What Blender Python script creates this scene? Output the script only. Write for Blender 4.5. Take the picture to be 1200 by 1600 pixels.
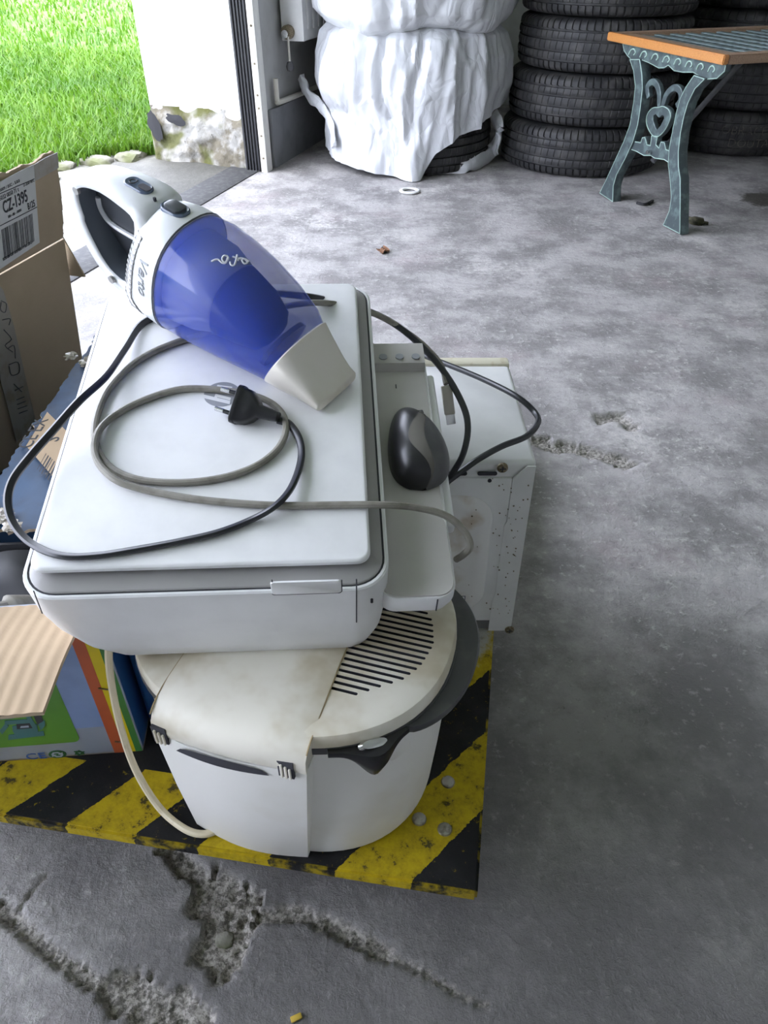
import bpy, bmesh, math, random
import numpy as np
from mathutils import Vector, Matrix, Euler, noise
random.seed(7); rng = np.random.default_rng(7)
for o in list(bpy.data.objects): bpy.data.objects.remove(o)
SC = bpy.context.scene; COL = SC.collection

# ------------------------------------------------------------ camera
FOC = 1155.0; PITCH = math.radians(38.5); CAMH = 0.9
cam = bpy.data.objects.new('camera', bpy.data.cameras.new('camera')); COL.objects.link(cam)
cam.location = (0, 0, CAMH); cam.rotation_euler = (math.pi/2 - PITCH, 0, 0)
cam.data.sensor_fit = 'VERTICAL'; cam.data.sensor_height = 36; cam.data.sensor_width = 27
cam.data.lens = FOC/1600*36; cam.data.clip_start = 0.02; cam.data.clip_end = 200
SC.camera = cam
# ------------------------------------------------------------ sky, sun, exposure
w = bpy.data.worlds.new('sky'); SC.world = w; w.use_nodes = True
bg = w.node_tree.nodes['Background']
bg.inputs[0].default_value = (0.785, 0.835, 1.0, 1); bg.inputs[1].default_value = 8.0
sun = bpy.data.objects.new('hazy_sun', bpy.data.lights.new('hazy_sun', 'SUN')); COL.objects.link(sun)
sun.data.energy = 6.0; sun.data.angle = math.radians(50); sun.data.color = (1, .97, .9)
SUN_DIR = Vector((-0.10, -0.35, 1.0)).normalized()
sun.rotation_euler = SUN_DIR.to_track_quat('Z', 'Y').to_euler()
VS = SC.view_settings
VS.view_transform = 'Standard'; VS.look = 'None'; VS.exposure = 0.36; VS.gamma = 1.0; VS.use_curve_mapping = False

# ------------------------------------------------------------ measuring helpers (photo pixel + known plane -> metres)
CT, ST = math.cos(PITCH), math.sin(PITCH); EYE = Vector((0, 0, CAMH))
def ray(px, py):
    u = (px-600)/FOC; v = (py-800)/FOC
    return Vector((u, CT - v*ST, -(ST + v*CT)))
def atz(px, py, z): r = ray(px, py); return EYE + r*((z-CAMH)/r.z)
def aty(px, py, y): r = ray(px, py); return EYE + r*(y/r.y)
def atp(px, py, p0, n): r = ray(px, py); return EYE + r*((Vector(p0)-EYE).dot(n)/r.dot(n))

# ------------------------------------------------------------ materials
def newmat(name):
    m = bpy.data.materials.new(name); m.use_nodes = True
    nt = m.node_tree; return m, nt, nt.nodes['Principled BSDF']
def nd(nt, t, **kw):
    n = nt.nodes.new(t)
    for k, v in kw.items():
        if k.startswith('i_'): n.inputs[int(k[2:])].default_value = v
        else: setattr(n, k, v)
    return n
def lk(nt, a, b): nt.links.new(a, b)
def rgba(c): return (c[0], c[1], c[2], 1)
def mth(nt, op, a, b=None, clamp=False):
    n = nt.nodes.new('ShaderNodeMath'); n.operation = op; n.use_clamp = clamp
    for i, x in enumerate((a, b)):
        if x is None: continue
        if hasattr(x, 'links'): nt.links.new(x, n.inputs[i])
        else: n.inputs[i].default_value = x
    return n.outputs[0]
def mixc(nt, f, a, b):
    n = nt.nodes.new('ShaderNodeMix'); n.data_type = 'RGBA'
    for x, i in ((f, 0), (a, 6), (b, 7)):
        if hasattr(x, 'links'): nt.links.new(x, n.inputs[i])
        else: n.inputs[i].default_value = x if i == 0 else rgba(x)
    return n.outputs[2]
def ramp(nt, fac, p0, p1):
    n = nt.nodes.new('ShaderNodeMapRange'); n.interpolation_type = 'SMOOTHSTEP'
    nt.links.new(fac, n.inputs[0]); n.inputs[1].default_value = p0; n.inputs[2].default_value = p1
    return n.outputs[0]
def coords(nt, sc=(1, 1, 1)):
    tc = nd(nt, 'ShaderNodeTexCoord')
    mp = nd(nt, 'ShaderNodeMapping'); mp.inputs['Scale'].default_value = sc
    lk(nt, tc.outputs['Object'], mp.inputs[0]); return mp.outputs[0]
def noi(nt, co, scale, detail=4, rough=.55, dist=0):
    n = nd(nt, 'ShaderNodeTexNoise'); n.inputs['Scale'].default_value = scale
    n.inputs['Detail'].default_value = detail; n.inputs['Roughness'].default_value = rough; n.inputs['Distortion'].default_value = dist
    lk(nt, co, n.inputs['Vector']); return n.outputs['Fac']
def bump(nt, bs, h, strength, dist):
    b = nd(nt, 'ShaderNodeBump'); b.inputs['Strength'].default_value = strength; b.inputs['Distance'].default_value = dist
    lk(nt, h, b.inputs['Height']); lk(nt, b.outputs[0], bs.inputs['Normal'])
def M(name, col, rough=.5, metal=0, col2=None, scale=20, lo=.45, hi=.65, bmp=0, bscale=200, bdist=.001, alpha=1, stretch=(1, 1, 1), spec=.5):
    m, nt, b = newmat(name)
    b.inputs['Base Color'].default_value = rgba(col); b.inputs['Roughness'].default_value = rough
    b.inputs['Metallic'].default_value = metal; b.inputs['Alpha'].default_value = alpha
    b.inputs['Specular IOR Level'].default_value = spec
    co = coords(nt, stretch)
    if col2 is None: col2 = tuple(c*.9 for c in col); lo, hi = .3, .8
    lk(nt, mixc(nt, ramp(nt, noi(nt, co, scale), lo, hi), col, col2), b.inputs['Base Color'])
    if bmp: bump(nt, b, noi(nt, co, bscale), bmp, bdist)
    return m

MT = {}
MT['white_plastic'] = M('white_plastic', (.80, .80, .80), .38)
MT['printer_grey'] = M('printer_grey', (.33, .32, .31), .5, bmp=.15, bscale=900, bdist=.0004)
MT['tray_grey'] = M('tray_grey', (.48, .46, .435), .5, bmp=.15, bscale=900, bdist=.0004)
MT['logo_grey'] = M('logo_grey', (.30, .31, .33), .5)
MT['seam'] = M('seam', (.04, .04, .05), .7)
MT['black_plastic'] = M('black_plastic', (.012, .012, .014), .32)
MT['black_rubber'] = M('black_rubber', (.015, .015, .017), .55)
MT['black_cord'] = M('black_cord', (.016, .017, .022), .32)
MT['grey_cord'] = M('grey_cord', (.25, .235, .20), .5, col2=(.19, .175, .145), scale=60)
MT['usb_grey'] = M('usb_grey', (.50, .47, .41), .5)
MT['cream_cord'] = M('cream_cord', (.68, .60, .42), .45, col2=(.52, .43, .27), scale=60, lo=.55, hi=.8)
MT['mouse_grey'] = M('mouse_grey', (.12, .112, .10), .22)
MT['chrome'] = M('chrome', (.7, .7, .7), .22, 1)
MT['cream'] = M('cream', (.82, .78, .68), .42, col2=(.60, .53, .39), scale=11, lo=.40, hi=.62)
MT['fryer_white'] = M('fryer_white', (.88, .865, .82), .42, col2=(.80, .77, .69), scale=7, lo=.5, hi=.75)
MT['steel'] = M('steel', (.42, .40, .36), .3, 1, col2=(.25, .23, .2), scale=150)
MT['dirt'] = M('dirt', (.40, .30, .16), .7)
MT['dark_grey'] = M('dark_grey', (.065, .065, .07), .4, col2=(.09, .09, .09), scale=30)
MT['micro_white'] = M('micro_white', (.74, .74, .73), .4)
MT['micro_dirty'] = M('micro_dirty', (.74, .73, .71), .45, col2=(.52, .43, .33), scale=13, lo=.50, hi=.68)
MT['micro_bottom'] = M('micro_bottom', (.14, .14, .14), .5)
MT['micro_door'] = M('micro_door', (.70, .66, .52), .5, col2=(.5, .42, .25), scale=40, lo=.55, hi=.75)
MT['rust'] = M('rust', (.16, .12, .07), .6, .4, col2=(.3, .27, .2), scale=300)
MT['paper'] = M('paper', (.68, .68, .66), .7)
MT['ink'] = M('ink', (.04, .04, .045), .8)
MT['blue_ink'] = M('blue_ink', (.03, .10, .35), .7)
MT['green_ink'] = M('green_ink', (.02, .10, .03), .7)
MT['vac_white'] = M('vac_white', (.74, .75, .76), .28)
MT['vac_nose'] = M('vac_nose', (.72, .68, .60), .33, col2=(.66, .60, .50), scale=14)
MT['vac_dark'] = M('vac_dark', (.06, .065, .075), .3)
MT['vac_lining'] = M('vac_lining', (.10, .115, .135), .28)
MT['vac_button'] = M('vac_button', (.10, .13, .19), .25)
MT['vac_filter'] = M('vac_filter', (.035, .035, .05), .6)
MT['vac_inner'] = M('vac_inner', (.62, .64, .72), .4)
MT['silver_ink'] = M('silver_ink', (.75, .75, .78), .4)
MT['tyre'] = M('tyre', (.018, .018, .019), .62, col2=(.045, .043, .041), scale=14, bmp=.3, bscale=250)
MT['chalk'] = M('chalk', (.16, .15, .12), .9, col2=(.05, .05, .045), scale=60)
MT['alu'] = M('alu', (.72, .71, .66), .45, .2)
MT['jamb'] = M('jamb', (.045, .045, .05), .5)
MT['radiator'] = M('radiator', (.72, .72, .70), .4)
MT['pipe'] = M('pipe', (.55, .53, .46), .5)
MT['leaf'] = M('leaf', (.20, .09, .04), .8, col2=(.1, .05, .02), scale=150)
MT['moss_debris'] = M('moss_debris', (.06, .055, .03), .9, col2=(.03, .03, .015), scale=90)
MT['yellow_bit'] = M('yellow_bit', (.55, .38, .05), .7)
MT['green_box'] = None

# cardboard
def cardboard(name, col, dark, ribs=0.0):
    m, nt, b = newmat(name); co = coords(nt)
    n1 = noi(nt, co, 6); n2 = noi(nt, coords(nt, (4, 4, 90)), 12)
    c = mixc(nt, ramp(nt, n1, .35, .7), col, dark)
    c = mixc(nt, mth(nt, 'MULTIPLY', n2, .25), c, tuple(x*.7 for x in dark))
    lk(nt, c, b.inputs['Base Color']); b.inputs['Roughness'].default_value = .85
    b.inputs['Specular IOR Level'].default_value = .2
    bump(nt, b, n2, .2, .001); return m
MT['cardboard'] = cardboard('cardboard', (.50, .395, .275), (.44, .345, .235))
MT['cardboard_in'] = cardboard('cardboard_in', (.43, .325, .215), (.37, .275, .18))
# worn blue printed board
m, nt, b = newmat('blue_board'); co = coords(nt)
n = noi(nt, co, 9, 6, .6); n2 = noi(nt, co, 30, 5, .7)
c = mixc(nt, ramp(nt, n, .4, .7), (.017, .052, .112), (.010, .028, .06))
c = mixc(nt, ramp(nt, n2, .66, .74), c, (.16, .15, .13))
lk(nt, c, b.inputs['Base Color']); b.inputs['Roughness'].default_value = .5; b.inputs['Specular IOR Level'].default_value = .3; MT['blue_board'] = m
for k, col in dict(print_blue=(.22, .30, .50), print_green=(.10, .27, .04), print_red=(.46, .10, .035), print_yellow=(.66, .52, .01),
                   print_dgreen=(.055, .20, .05), print_pale=(.36, .40, .48), teal=(.05, .16, .17), tape_clear=(.50, .50, .46)).items():
    MT[k] = M(k, col, .38, col2=tuple(x*.85 for x in col), scale=12)
MT['tape_clear'] = M('tape_clear', (.36, .33, .28), .18, col2=(.30, .26, .20), scale=25)
MT['blue_plastic'] = M('blue_plastic', (.015, .07, .20), .3, col2=(.01, .045, .13), scale=9)
# transparent blue dust cup
m, nt, b = newmat('blue_clear')
b.inputs['Base Color'].default_value = (.042, .085, .50, 1); b.inputs['Roughness'].default_value = .07; b.inputs['Alpha'].default_value = .55
MT['blue_clear'] = m
# plastic bag
m, nt, b = newmat('bag_plastic'); co = coords(nt)
b.inputs['Base Color'].default_value = (.59, .60, .62, 1); b.inputs['Roughness'].default_value = .3
v = nd(nt, 'ShaderNodeTexVoronoi'); v.feature = 'DISTANCE_TO_EDGE'; v.inputs['Scale'].default_value = 14
mp = nd(nt, 'ShaderNodeMapping'); mp.inputs['Scale'].default_value = (1, 1, .6); tc = nd(nt, 'ShaderNodeTexCoord')
lk(nt, tc.outputs['Object'], mp.inputs[0])
nz = nd(nt, 'ShaderNodeTexNoise'); nz.inputs['Scale'].default_value = 6; lk(nt, mp.outputs[0], nz.inputs['Vector'])
ad = nd(nt, 'ShaderNodeVectorMath'); ad.operation = 'MULTIPLY_ADD'; lk(nt, nz.outputs['Color'], ad.inputs[0]); ad.inputs[1].default_value = (.25, .25, .25); lk(nt, mp.outputs[0], ad.inputs[2])
lk(nt, ad.outputs[0], v.inputs['Vector'])
bump(nt, b, mth(nt, 'MINIMUM', v.outputs['Distance'], .3), .35, .02); MT['bag'] = m
# concrete floor
def concrete(name, base, light, dark):
    m, nt, b = newmat(name); co = coords(nt)
    big = noi(nt, co, 1.1, 4, .6); mid = noi(nt, co, 5, 9, .72); fine = noi(nt, co, 55, 6, .72); speck = noi(nt, co, 150, 3, .6); pat = noi(nt, co, 2.3, 7, .62)
    c = mixc(nt, ramp(nt, mid, .38, .62), tuple(x*.62 for x in base), tuple(x*1.22 for x in base))
    c = mixc(nt, mth(nt, 'MULTIPLY', ramp(nt, noi(nt, co, 3.1, 6, .65), .52, .72), .5), c, tuple(base[i]*(1.0, .86, .90)[i] for i in range(3)))
    wv_ = mth(nt, 'MULTIPLY', ramp(nt, pat, .50, .66), ramp(nt, mth(nt, 'ADD', mth(nt, 'MULTIPLY', fine, .6), mth(nt, 'MULTIPLY', mid, .5)), .50, .66))
    c = mixc(nt, mth(nt, 'MULTIPLY', wv_, .85), c, light)
    c = mixc(nt, mth(nt, 'MULTIPLY', ramp(nt, fine, .55, .68), .75), c, light)
    c = mixc(nt, mth(nt, 'MULTIPLY', ramp(nt, fine, .42, .30), .55), c, tuple(x*.55 for x in base))
    c = mixc(nt, mth(nt, 'MULTIPLY', ramp(nt, speck, .67, .75), .6), c, dark)
    # darker area on the near side of the trolley, noisy edge
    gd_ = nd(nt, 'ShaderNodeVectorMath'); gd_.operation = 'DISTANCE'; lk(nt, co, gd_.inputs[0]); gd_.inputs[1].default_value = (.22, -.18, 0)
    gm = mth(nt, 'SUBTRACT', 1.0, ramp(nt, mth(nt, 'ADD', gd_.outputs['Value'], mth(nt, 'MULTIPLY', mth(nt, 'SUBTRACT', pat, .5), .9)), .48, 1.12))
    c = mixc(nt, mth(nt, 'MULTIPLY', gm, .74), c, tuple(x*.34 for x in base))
    # oil stain near the table
    sub = nd(nt, 'ShaderNodeVectorMath'); sub.operation = 'DISTANCE'; lk(nt, co, sub.inputs[0]); sub.inputs[1].default_value = (1.57, 3.22, 0)
    d = mth(nt, 'ADD', sub.outputs['Value'], mth(nt, 'MULTIPLY', mid, .35))
    c = mixc(nt, mth(nt, 'MULTIPLY', mth(nt, 'SUBTRACT', 1.0, ramp(nt, d, .24, .29)), .85), c, (.035, .03, .018))
    at = nd(nt, 'ShaderNodeAttribute'); at.attribute_name = 'crack'
    cr = mixc(nt, ramp(nt, noi(nt, co, 170, 4, .7), .40, .62), (.13, .12, .105), (.44, .41, .37))
    c = mixc(nt, at.outputs['Fac'], c, cr)
    lk(nt, c, b.inputs['Base Color'])
    lk(nt, mth(nt, 'ADD', mth(nt, 'MULTIPLY', mid, .3), .5), b.inputs['Roughness']); b.inputs['Specular IOR Level'].default_value = .35
    h = mth(nt, 'ADD', mth(nt, 'MULTIPLY', fine, .9), mth(nt, 'MULTIPLY', mid, 1.2))
    bump(nt, b, h, .8, .006); return m
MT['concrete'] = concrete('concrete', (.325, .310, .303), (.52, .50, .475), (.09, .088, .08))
MT['apron'] = concrete('apron', (.21, .205, .185), (.36, .35, .32), (.07, .07, .055))
MT['threshold'] = M('threshold', (.045, .045, .048), .8, col2=(.075, .075, .075), scale=40, bmp=.5, bscale=60, bdist=.004)
MT['plaster'] = M('plaster', (.84, .85, .86), .8, bmp=.3, bscale=60, bdist=.003)
MT['wall_paint'] = M('wall_paint', (.78, .78, .76), .7, col2=(.70, .70, .67), scale=5, bmp=.2, bscale=40, bdist=.003)
MT['plinth_paint'] = M('plinth_paint', (.16, .165, .17), .6, col2=(.13, .135, .14), scale=8)
MT['inner_paint'] = M('inner_paint', (.36, .36, .345), .7, col2=(.31, .31, .29), scale=5, bmp=.2, bscale=40, bdist=.003)
MT['ceiling_paint'] = M('ceiling_paint', (.80, .80, .79), .9)
# mossy, broken plaster of the pillar foot
m, nt, b = newmat('broken_plaster'); co = coords(nt)
n = noi(nt, co, 7, 6, .6); n2 = noi(nt, co, 5, 3, .5, .5); n3 = noi(nt, co, 40, 5, .7)
c = mixc(nt, ramp(nt, n, .42, .56), (.17, .15, .11), (.36, .35, .325))
c = mixc(nt, mth(nt, 'MULTIPLY', ramp(nt, n2, .47, .58), .9), c, (.085, .09, .014))
c = mixc(nt, ramp(nt, n3, .62, .70), c, (.11, .10, .08))
lk(nt, c, b.inputs['Base Color']); b.inputs['Roughness'].default_value = .9; bump(nt, b, n3, .8, .01); MT['broken_plaster'] = m
MT['tar'] = M('tar', (.035, .035, .04), .9)
MT['stone'] = M('stone', (.22, .21, .18), .9, col2=(.12, .13, .06), scale=9, lo=.4, hi=.65, bmp=.8, bscale=25, bdist=.01)
MT['soil'] = M('soil', (.05, .11, .006), .9, col2=(.07, .13, .010), scale=3)
# grass
m, nt, b = newmat('grass'); co = coords(nt)
n = noi(nt, co, 1.7, 4); n2 = noi(nt, co, 12, 2)
c = mixc(nt, ramp(nt, n, .35, .65), (.050, .135, .006), (.092, .20, .010))
c = mixc(nt, ramp(nt, n2, .5, .8), c, (.16, .25, .03))
lk(nt, c, b.inputs['Base Color']); b.inputs['Roughness'].default_value = .6
tr = nd(nt, 'ShaderNodeBsdfTranslucent'); lk(nt, c, tr.inputs[0]); mx = nd(nt, 'ShaderNodeMixShader'); mx.inputs[0].default_value = .35
lk(nt, b.outputs[0], mx.inputs[1]); lk(nt, tr.outputs[0], mx.inputs[2]); lk(nt, mx.outputs[0], nt.nodes['Material Output'].inputs[0]); MT['grass'] = m
# hazard-striped deck (object x to the right, y to the back, from the near right corner)
m, nt, b = newmat('striped_deck')
tc = nd(nt, 'ShaderNodeTexCoord'); sp = nd(nt, 'ShaderNodeSeparateXYZ'); lk(nt, tc.outputs['Object'], sp.inputs[0])
co = tc.outputs['Object']
X, Y = sp.outputs[0], sp.outputs[1]
wob = mth(nt, 'MULTIPLY', mth(nt, 'SUBTRACT', noi(nt, co, 55, 4, .7), .5), .012)
f = mth(nt, 'ADD', mth(nt, 'SUBTRACT', mth(nt, 'MULTIPLY', Y, .75), X), wob)
fr = mth(nt, 'FRACT', mth(nt, 'DIVIDE', mth(nt, 'ADD', mth(nt, 'SUBTRACT', f, .072), 1.57), .157))
st_ = mth(nt, 'LESS_THAN', fr, .52)
band = mth(nt, 'MAXIMUM', mth(nt, 'LESS_THAN', Y, .082), mth(nt, 'GREATER_THAN', X, -.085))
sc1 = noi(nt, coords(nt, (1, 1, 1)), 38, 8, .78); wear = ramp(nt, sc1, .555, .62)
edge = mth(nt, 'LESS_THAN', sp.outputs[2], -.002)
yel = mth(nt, 'MULTIPLY', mth(nt, 'MULTIPLY', st_, band), mth(nt, 'SUBTRACT', 1.0, mth(nt, 'MULTIPLY', wear, .85)), True)
fl = mth(nt, 'MULTIPLY', ramp(nt, noi(nt, co, 85, 7, .78), .605, .65), mth(nt, 'MULTIPLY', band, .55))
yel = mth(nt, 'MAXIMUM', yel, mth(nt, 'MAXIMUM', fl, mth(nt, 'MULTIPLY', edge, mth(nt, 'MULTIPLY', ramp(nt, noi(nt, co, 22, 5, .7), .45, .6), .7))))
c = mixc(nt, ramp(nt, noi(nt, co, 20, 5), .4, .7), (.007, .007, .008), (.018, .018, .019))
c = mixc(nt, yel, c, mixc(nt, ramp(nt, sc1, .4, .6), (.50, .37, .008), (.36, .26, .008)))
pd = nd(nt, 'ShaderNodeVectorMath'); pd.operation = 'DISTANCE'; lk(nt, co, pd.inputs[0]); pd.inputs[1].default_value = (-.06, .36, 0)
pf = mth(nt, 'SUBTRACT', 1.0, ramp(nt, mth(nt, 'ADD', pd.outputs['Value'], mth(nt, 'MULTIPLY', sc1, .08)), .085, .105))
c = mixc(nt, pf, c, (.42, .41, .38))
lk(nt, c, b.inputs['Base Color']); b.inputs['Roughness'].default_value = .62; b.inputs['Specular IOR Level'].default_value = .25
wv = nd(nt, 'ShaderNodeTexChecker'); wv.inputs['Scale'].default_value = 330; lk(nt, co, wv.inputs[0])
bump(nt, b, wv.outputs['Fac'], .35, .0012); MT['striped_deck'] = m
# table timber and patinated iron
MT['timber'] = M('timber', (.46, .20, .055), .35, col2=(.36, .14, .035), scale=30, stretch=(1, 12, 12))
MT['timber_grey'] = M('timber_grey', (.30, .20, .13), .6, col2=(.22, .13, .08), scale=30, stretch=(12, 1, 12))
MT['patina'] = M('patina', (.052, .070, .074), .45, .3, col2=(.10, .14, .138), scale=28, bmp=.3, bscale=120)
MT['lattice'] = M('lattice', (.14, .185, .18), .5, .2, col2=(.09, .12, .12), scale=30)
MT['patina_edge'] = M('patina_edge', (.30, .42, .36), .5, .1)

# ------------------------------------------------------------ mesh builder
class MB:
    def __init__(s): s.v = []; s.f = []; s.m = []; s.mats = []; s.cur = 0
    def mat(s, k):
        if k not in s.mats: s.mats.append(k)
        s.cur = s.mats.index(k); return s
    def face(s, f): s.f.append(tuple(f)); s.m.append(s.cur)
    def add(s, vs, fs):
        o = len(s.v); s.v += [tuple(p) for p in vs]
        for f in fs: s.face([i+o for i in f])
        return s
    def bm(s, bm, mtx=None):
        bm.verts.ensure_lookup_table()
        vs = [(mtx @ v.co if mtx else v.co.copy()) for v in bm.verts]
        for i, v in enumerate(bm.verts): v.index = i
        s.add(vs, [[v.index for v in f.verts] for f in bm.faces]); bm.free(); return s
    def box(s, lo, hi, bev=0, seg=2, mtx=None):
        bm = bmesh.new(); bmesh.ops.create_cube(bm, size=1)
        for v in bm.verts: v.co = Vector([(lo[i]+hi[i])/2 + v.co[i]*(hi[i]-lo[i]) for i in range(3)])
        if bev: bmesh.ops.bevel(bm, geom=bm.edges[:], offset=bev, segments=seg, profile=.5, affect='EDGES')
        return s.bm(bm, mtx)
    def cyl(s, p0, p1, r0, r1=None, n=20, caps=True):
        r1 = r0 if r1 is None else r1; p0 = Vector(p0); p1 = Vector(p1); d = (p1-p0).normalized()
        a = d.orthogonal().normalized(); b = d.cross(a)
        ring = lambda p, r: [p + (a*math.cos(t) + b*math.sin(t))*r for t in [2*math.pi*i/n for i in range(n)]]
        return s.loft([ring(p0, r0), ring(p1, r1)], caps)
    def loft(s, rings, caps=True, closed=True, loop=False):
        n = len(rings[0]); vs = [p for r in rings for p in r]; fs = []
        R = len(rings)
        for i in range(R if loop else R-1):
            for j in range(n if closed else n-1):
                k = (j+1) % n; i2 = (i+1) % R
                fs.append((i*n+j, i*n+k, i2*n+k, i2*n+j))
        if caps and not loop: fs += [tuple(range(n-1, -1, -1)), tuple((R-1)*n+j for j in range(n))]
        return s.add(vs, fs)
    def tube(s, pts, r, sub=6, n=8, flat=1.0):
        P = crom([Vector(p) for p in pts], sub); rings = []
        t0 = (P[1]-P[0]).normalized(); a = t0.orthogonal().normalized()
        for i, p in enumerate(P):
            t = (P[min(i+1, len(P)-1)] - P[max(i-1, 0)]).normalized()
            a = (a - t*a.dot(t)).normalized(); b = t.cross(a)
            rr = r[min(i, len(r)-1)] if isinstance(r, list) else r
            rings.append([p + (a*math.cos(q)*flat + b*math.sin(q))*rr for q in [2*math.pi*k/n for k in range(n)]])
        return s.loft(rings)
    def lathe(s, prof, n=32, c=(0, 0, 0), caps=False):
        rings = [[(c[0]+r*math.cos(2*math.pi*k/n), c[1]+r*math.sin(2*math.pi*k/n), c[2]+z) for k in range(n)] for r, z in prof]
        return s.loft(rings, caps)
    def grid(s, fn, nu, nv, wrapu=False):
        vs = [fn(i/(nu if wrapu else nu-1), j/(nv-1)) for i in range(nu) for j in range(nv)]; fs = []
        for i in range(nu if wrapu else nu-1):
            for j in range(nv-1):
                a = i*nv+j; b_ = ((i+1) % nu)*nv+j; fs.append((a, b_, b_+1, a+1))
        return s.add(vs, fs)
    def prism(s, poly, fn, h):          # poly of 2-D points, fn(x,y,h)->3-D
        n = len(poly); vs = [fn(x, y, 0) for x, y in poly] + [fn(x, y, h) for x, y in poly]
        return s.add(vs, [tuple(range(n-1, -1, -1)), tuple(range(n, 2*n))] + [(i, (i+1) % n, n+(i+1) % n, n+i) for i in range(n)])
    def mesh(s, name, smooth=35):
        me = bpy.data.meshes.new(name); me.from_pydata([tuple(v) for v in s.v], [], s.f); 
        for k in (s.mats or ['white_plastic']): me.materials.append(MT[k])
        me.polygons.foreach_set('material_index', s.m); fixn(me, smooth); return me
def fixn(me, smooth):
    bm = bmesh.new(); bm.from_mesh(me); bmesh.ops.recalc_face_normals(bm, faces=bm.faces)
    if smooth is not None:
        a = math.radians(smooth)
        for f in bm.faces: f.smooth = True
        for e in bm.edges:
            if len(e.link_faces) == 2 and e.calc_face_angle(0) > a: e.smooth = False
    bm.to_mesh(me); bm.free(); me.update()
def crom(P, sub):
    if sub <= 1 or len(P) < 3: return P
    Q = [P[0]*2-P[1]] + P + [P[-1]*2-P[-2]]; out = []
    for i in range(1, len(Q)-2):
        a, b, c, d = Q[i-1:i+3]
        for k in range(sub):
            t = k/sub
            out.append(.5*((2*b) + (c-a)*t + (2*a-5*b+4*c-d)*t*t + (3*b-a-3*c+d)*t**3))
    out.append(P[-1]); return out
MW = {}
def link(name, data, parent=None, loc=None, rot=None, world=False):
    o = bpy.data.objects.new(name, data); COL.objects.link(o)
    if loc is not None: o.location = loc
    if rot is not None: o.rotation_euler = rot
    mw = Matrix.LocRotScale(o.location, o.rotation_euler, None)
    if parent is not None:
        o.parent = parent; mp = MW[parent]
        if world and data is not None: data.transform(mp.inverted())
        mw = mp @ mw
    MW[o] = mw
    return o
def tag(o, label, cat, group=None):
    o['label'] = label; o['category'] = cat
    if group: o['group'] = group
    return o
def thing(name, label, cat, loc=(0, 0, 0), rot=(0, 0, 0), group=None): return tag(link(name, None, None, loc, rot), label, cat, group)
def ob(name, mb, parent=None, world=False, smooth=35, loc=None, rot=None, label=None):
    o = link(name, mb.mesh(name, smooth), parent, loc, rot, world)
    if label: o['label'] = label
    return o
def struct(name, mb, parent=None, **k):
    o = ob(name, mb, parent, **k)
    if parent is None: o['kind'] = 'structure'
    return o
def copy_tree(o, parent=None, loc=None, rot=None):
    c = o.copy(); COL.objects.link(c); c.parent = parent
    if loc is not None: c.location = loc
    if rot is not None: c.rotation_euler = rot
    for ch in o.children: copy_tree(ch, c)
    return c
def box(k, lo, hi, bev=0, seg=2): return MB().mat(k).box(lo, hi, bev, seg)
def rrect(u0, u1, v0, v1, r, n=5):
    r = min(r, (u1-u0)/2*.99, (v1-v0)/2*.99); out = []
    for cx, cy, a0 in ((u1-r, v1-r, 0), (u0+r, v1-r, 90), (u0+r, v0+r, 180), (u1-r, v0+r, 270)):
        for k in range(n+1):
            a = math.radians(a0 + 90*k/n); out.append((cx+r*math.cos(a), cy+r*math.sin(a)))
    return out
def curve2d(polys, extr, bev, k, mtx, name):
    cu = bpy.data.curves.new(name, 'CURVE'); cu.dimensions = '2D'; cu.fill_mode = 'BOTH'; cu.extrude = extr; cu.bevel_depth = bev; cu.bevel_resolution = 1
    for P in polys:
        sp_ = cu.splines.new('POLY'); sp_.points.add(len(P)-1); sp_.use_cyclic_u = True
        for i, p in enumerate(P): sp_.points[i].co = (p[0], p[1], 0, 1)
    return curve_mesh(cu, k, mtx, name)
def curve_mesh(cu, k, mtx, name):
    o = bpy.data.objects.new('tmp', cu); COL.objects.link(o)
    dg = bpy.context.evaluated_depsgraph_get(); me = bpy.data.meshes.new_from_object(o.evaluated_get(dg))
    bpy.data.objects.remove(o); bpy.data.curves.remove(cu)
    me.name = name; me.materials.clear(); me.materials.append(MT[k]); me.transform(mtx); fixn(me, 40); return me
def frame(o, right, up, s=1):
    r = Vector(right).normalized(); u = Vector(up); u = (u - r*u.dot(r)).normalized(); n = r.cross(u)
    return Matrix(((r.x*s, u.x*s, n.x, o[0]), (r.y*s, u.y*s, n.y, o[1]), (r.z*s, u.z*s, n.z, o[2]), (0, 0, 0, 1)))
def text(name, body, size, k, o, right, up, parent=None, shear=0, world=False, bold=0, ext=.0002, align='LEFT', sx=1):
    cu = bpy.data.curves.new(name, 'FONT'); cu.body = body; cu.size = size; cu.extrude = ext; cu.shear = shear; cu.offset = bold; cu.align_x = align
    cu.resolution_u = 3
    me = curve_mesh(cu, k, frame(o, right, up) @ Matrix.Diagonal((sx, 1, 1, 1)), name)
    return link(name, me, parent, world=world)

# ------------------------------------------------------------ room: left wall with the door opening runs along L, e2 points into the room
J = Vector((-.634, 3.741, 0)); WL = Vector((.2955, .9553, 0)); WE = Vector((.9553, -.2955, 0))
WROT = (0, 0, math.atan2(-.2955, .9553))
def G(t, s, z=0): return J + WE*t + WL*s + Vector((0, 0, z))
OPEN = -4.9
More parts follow.
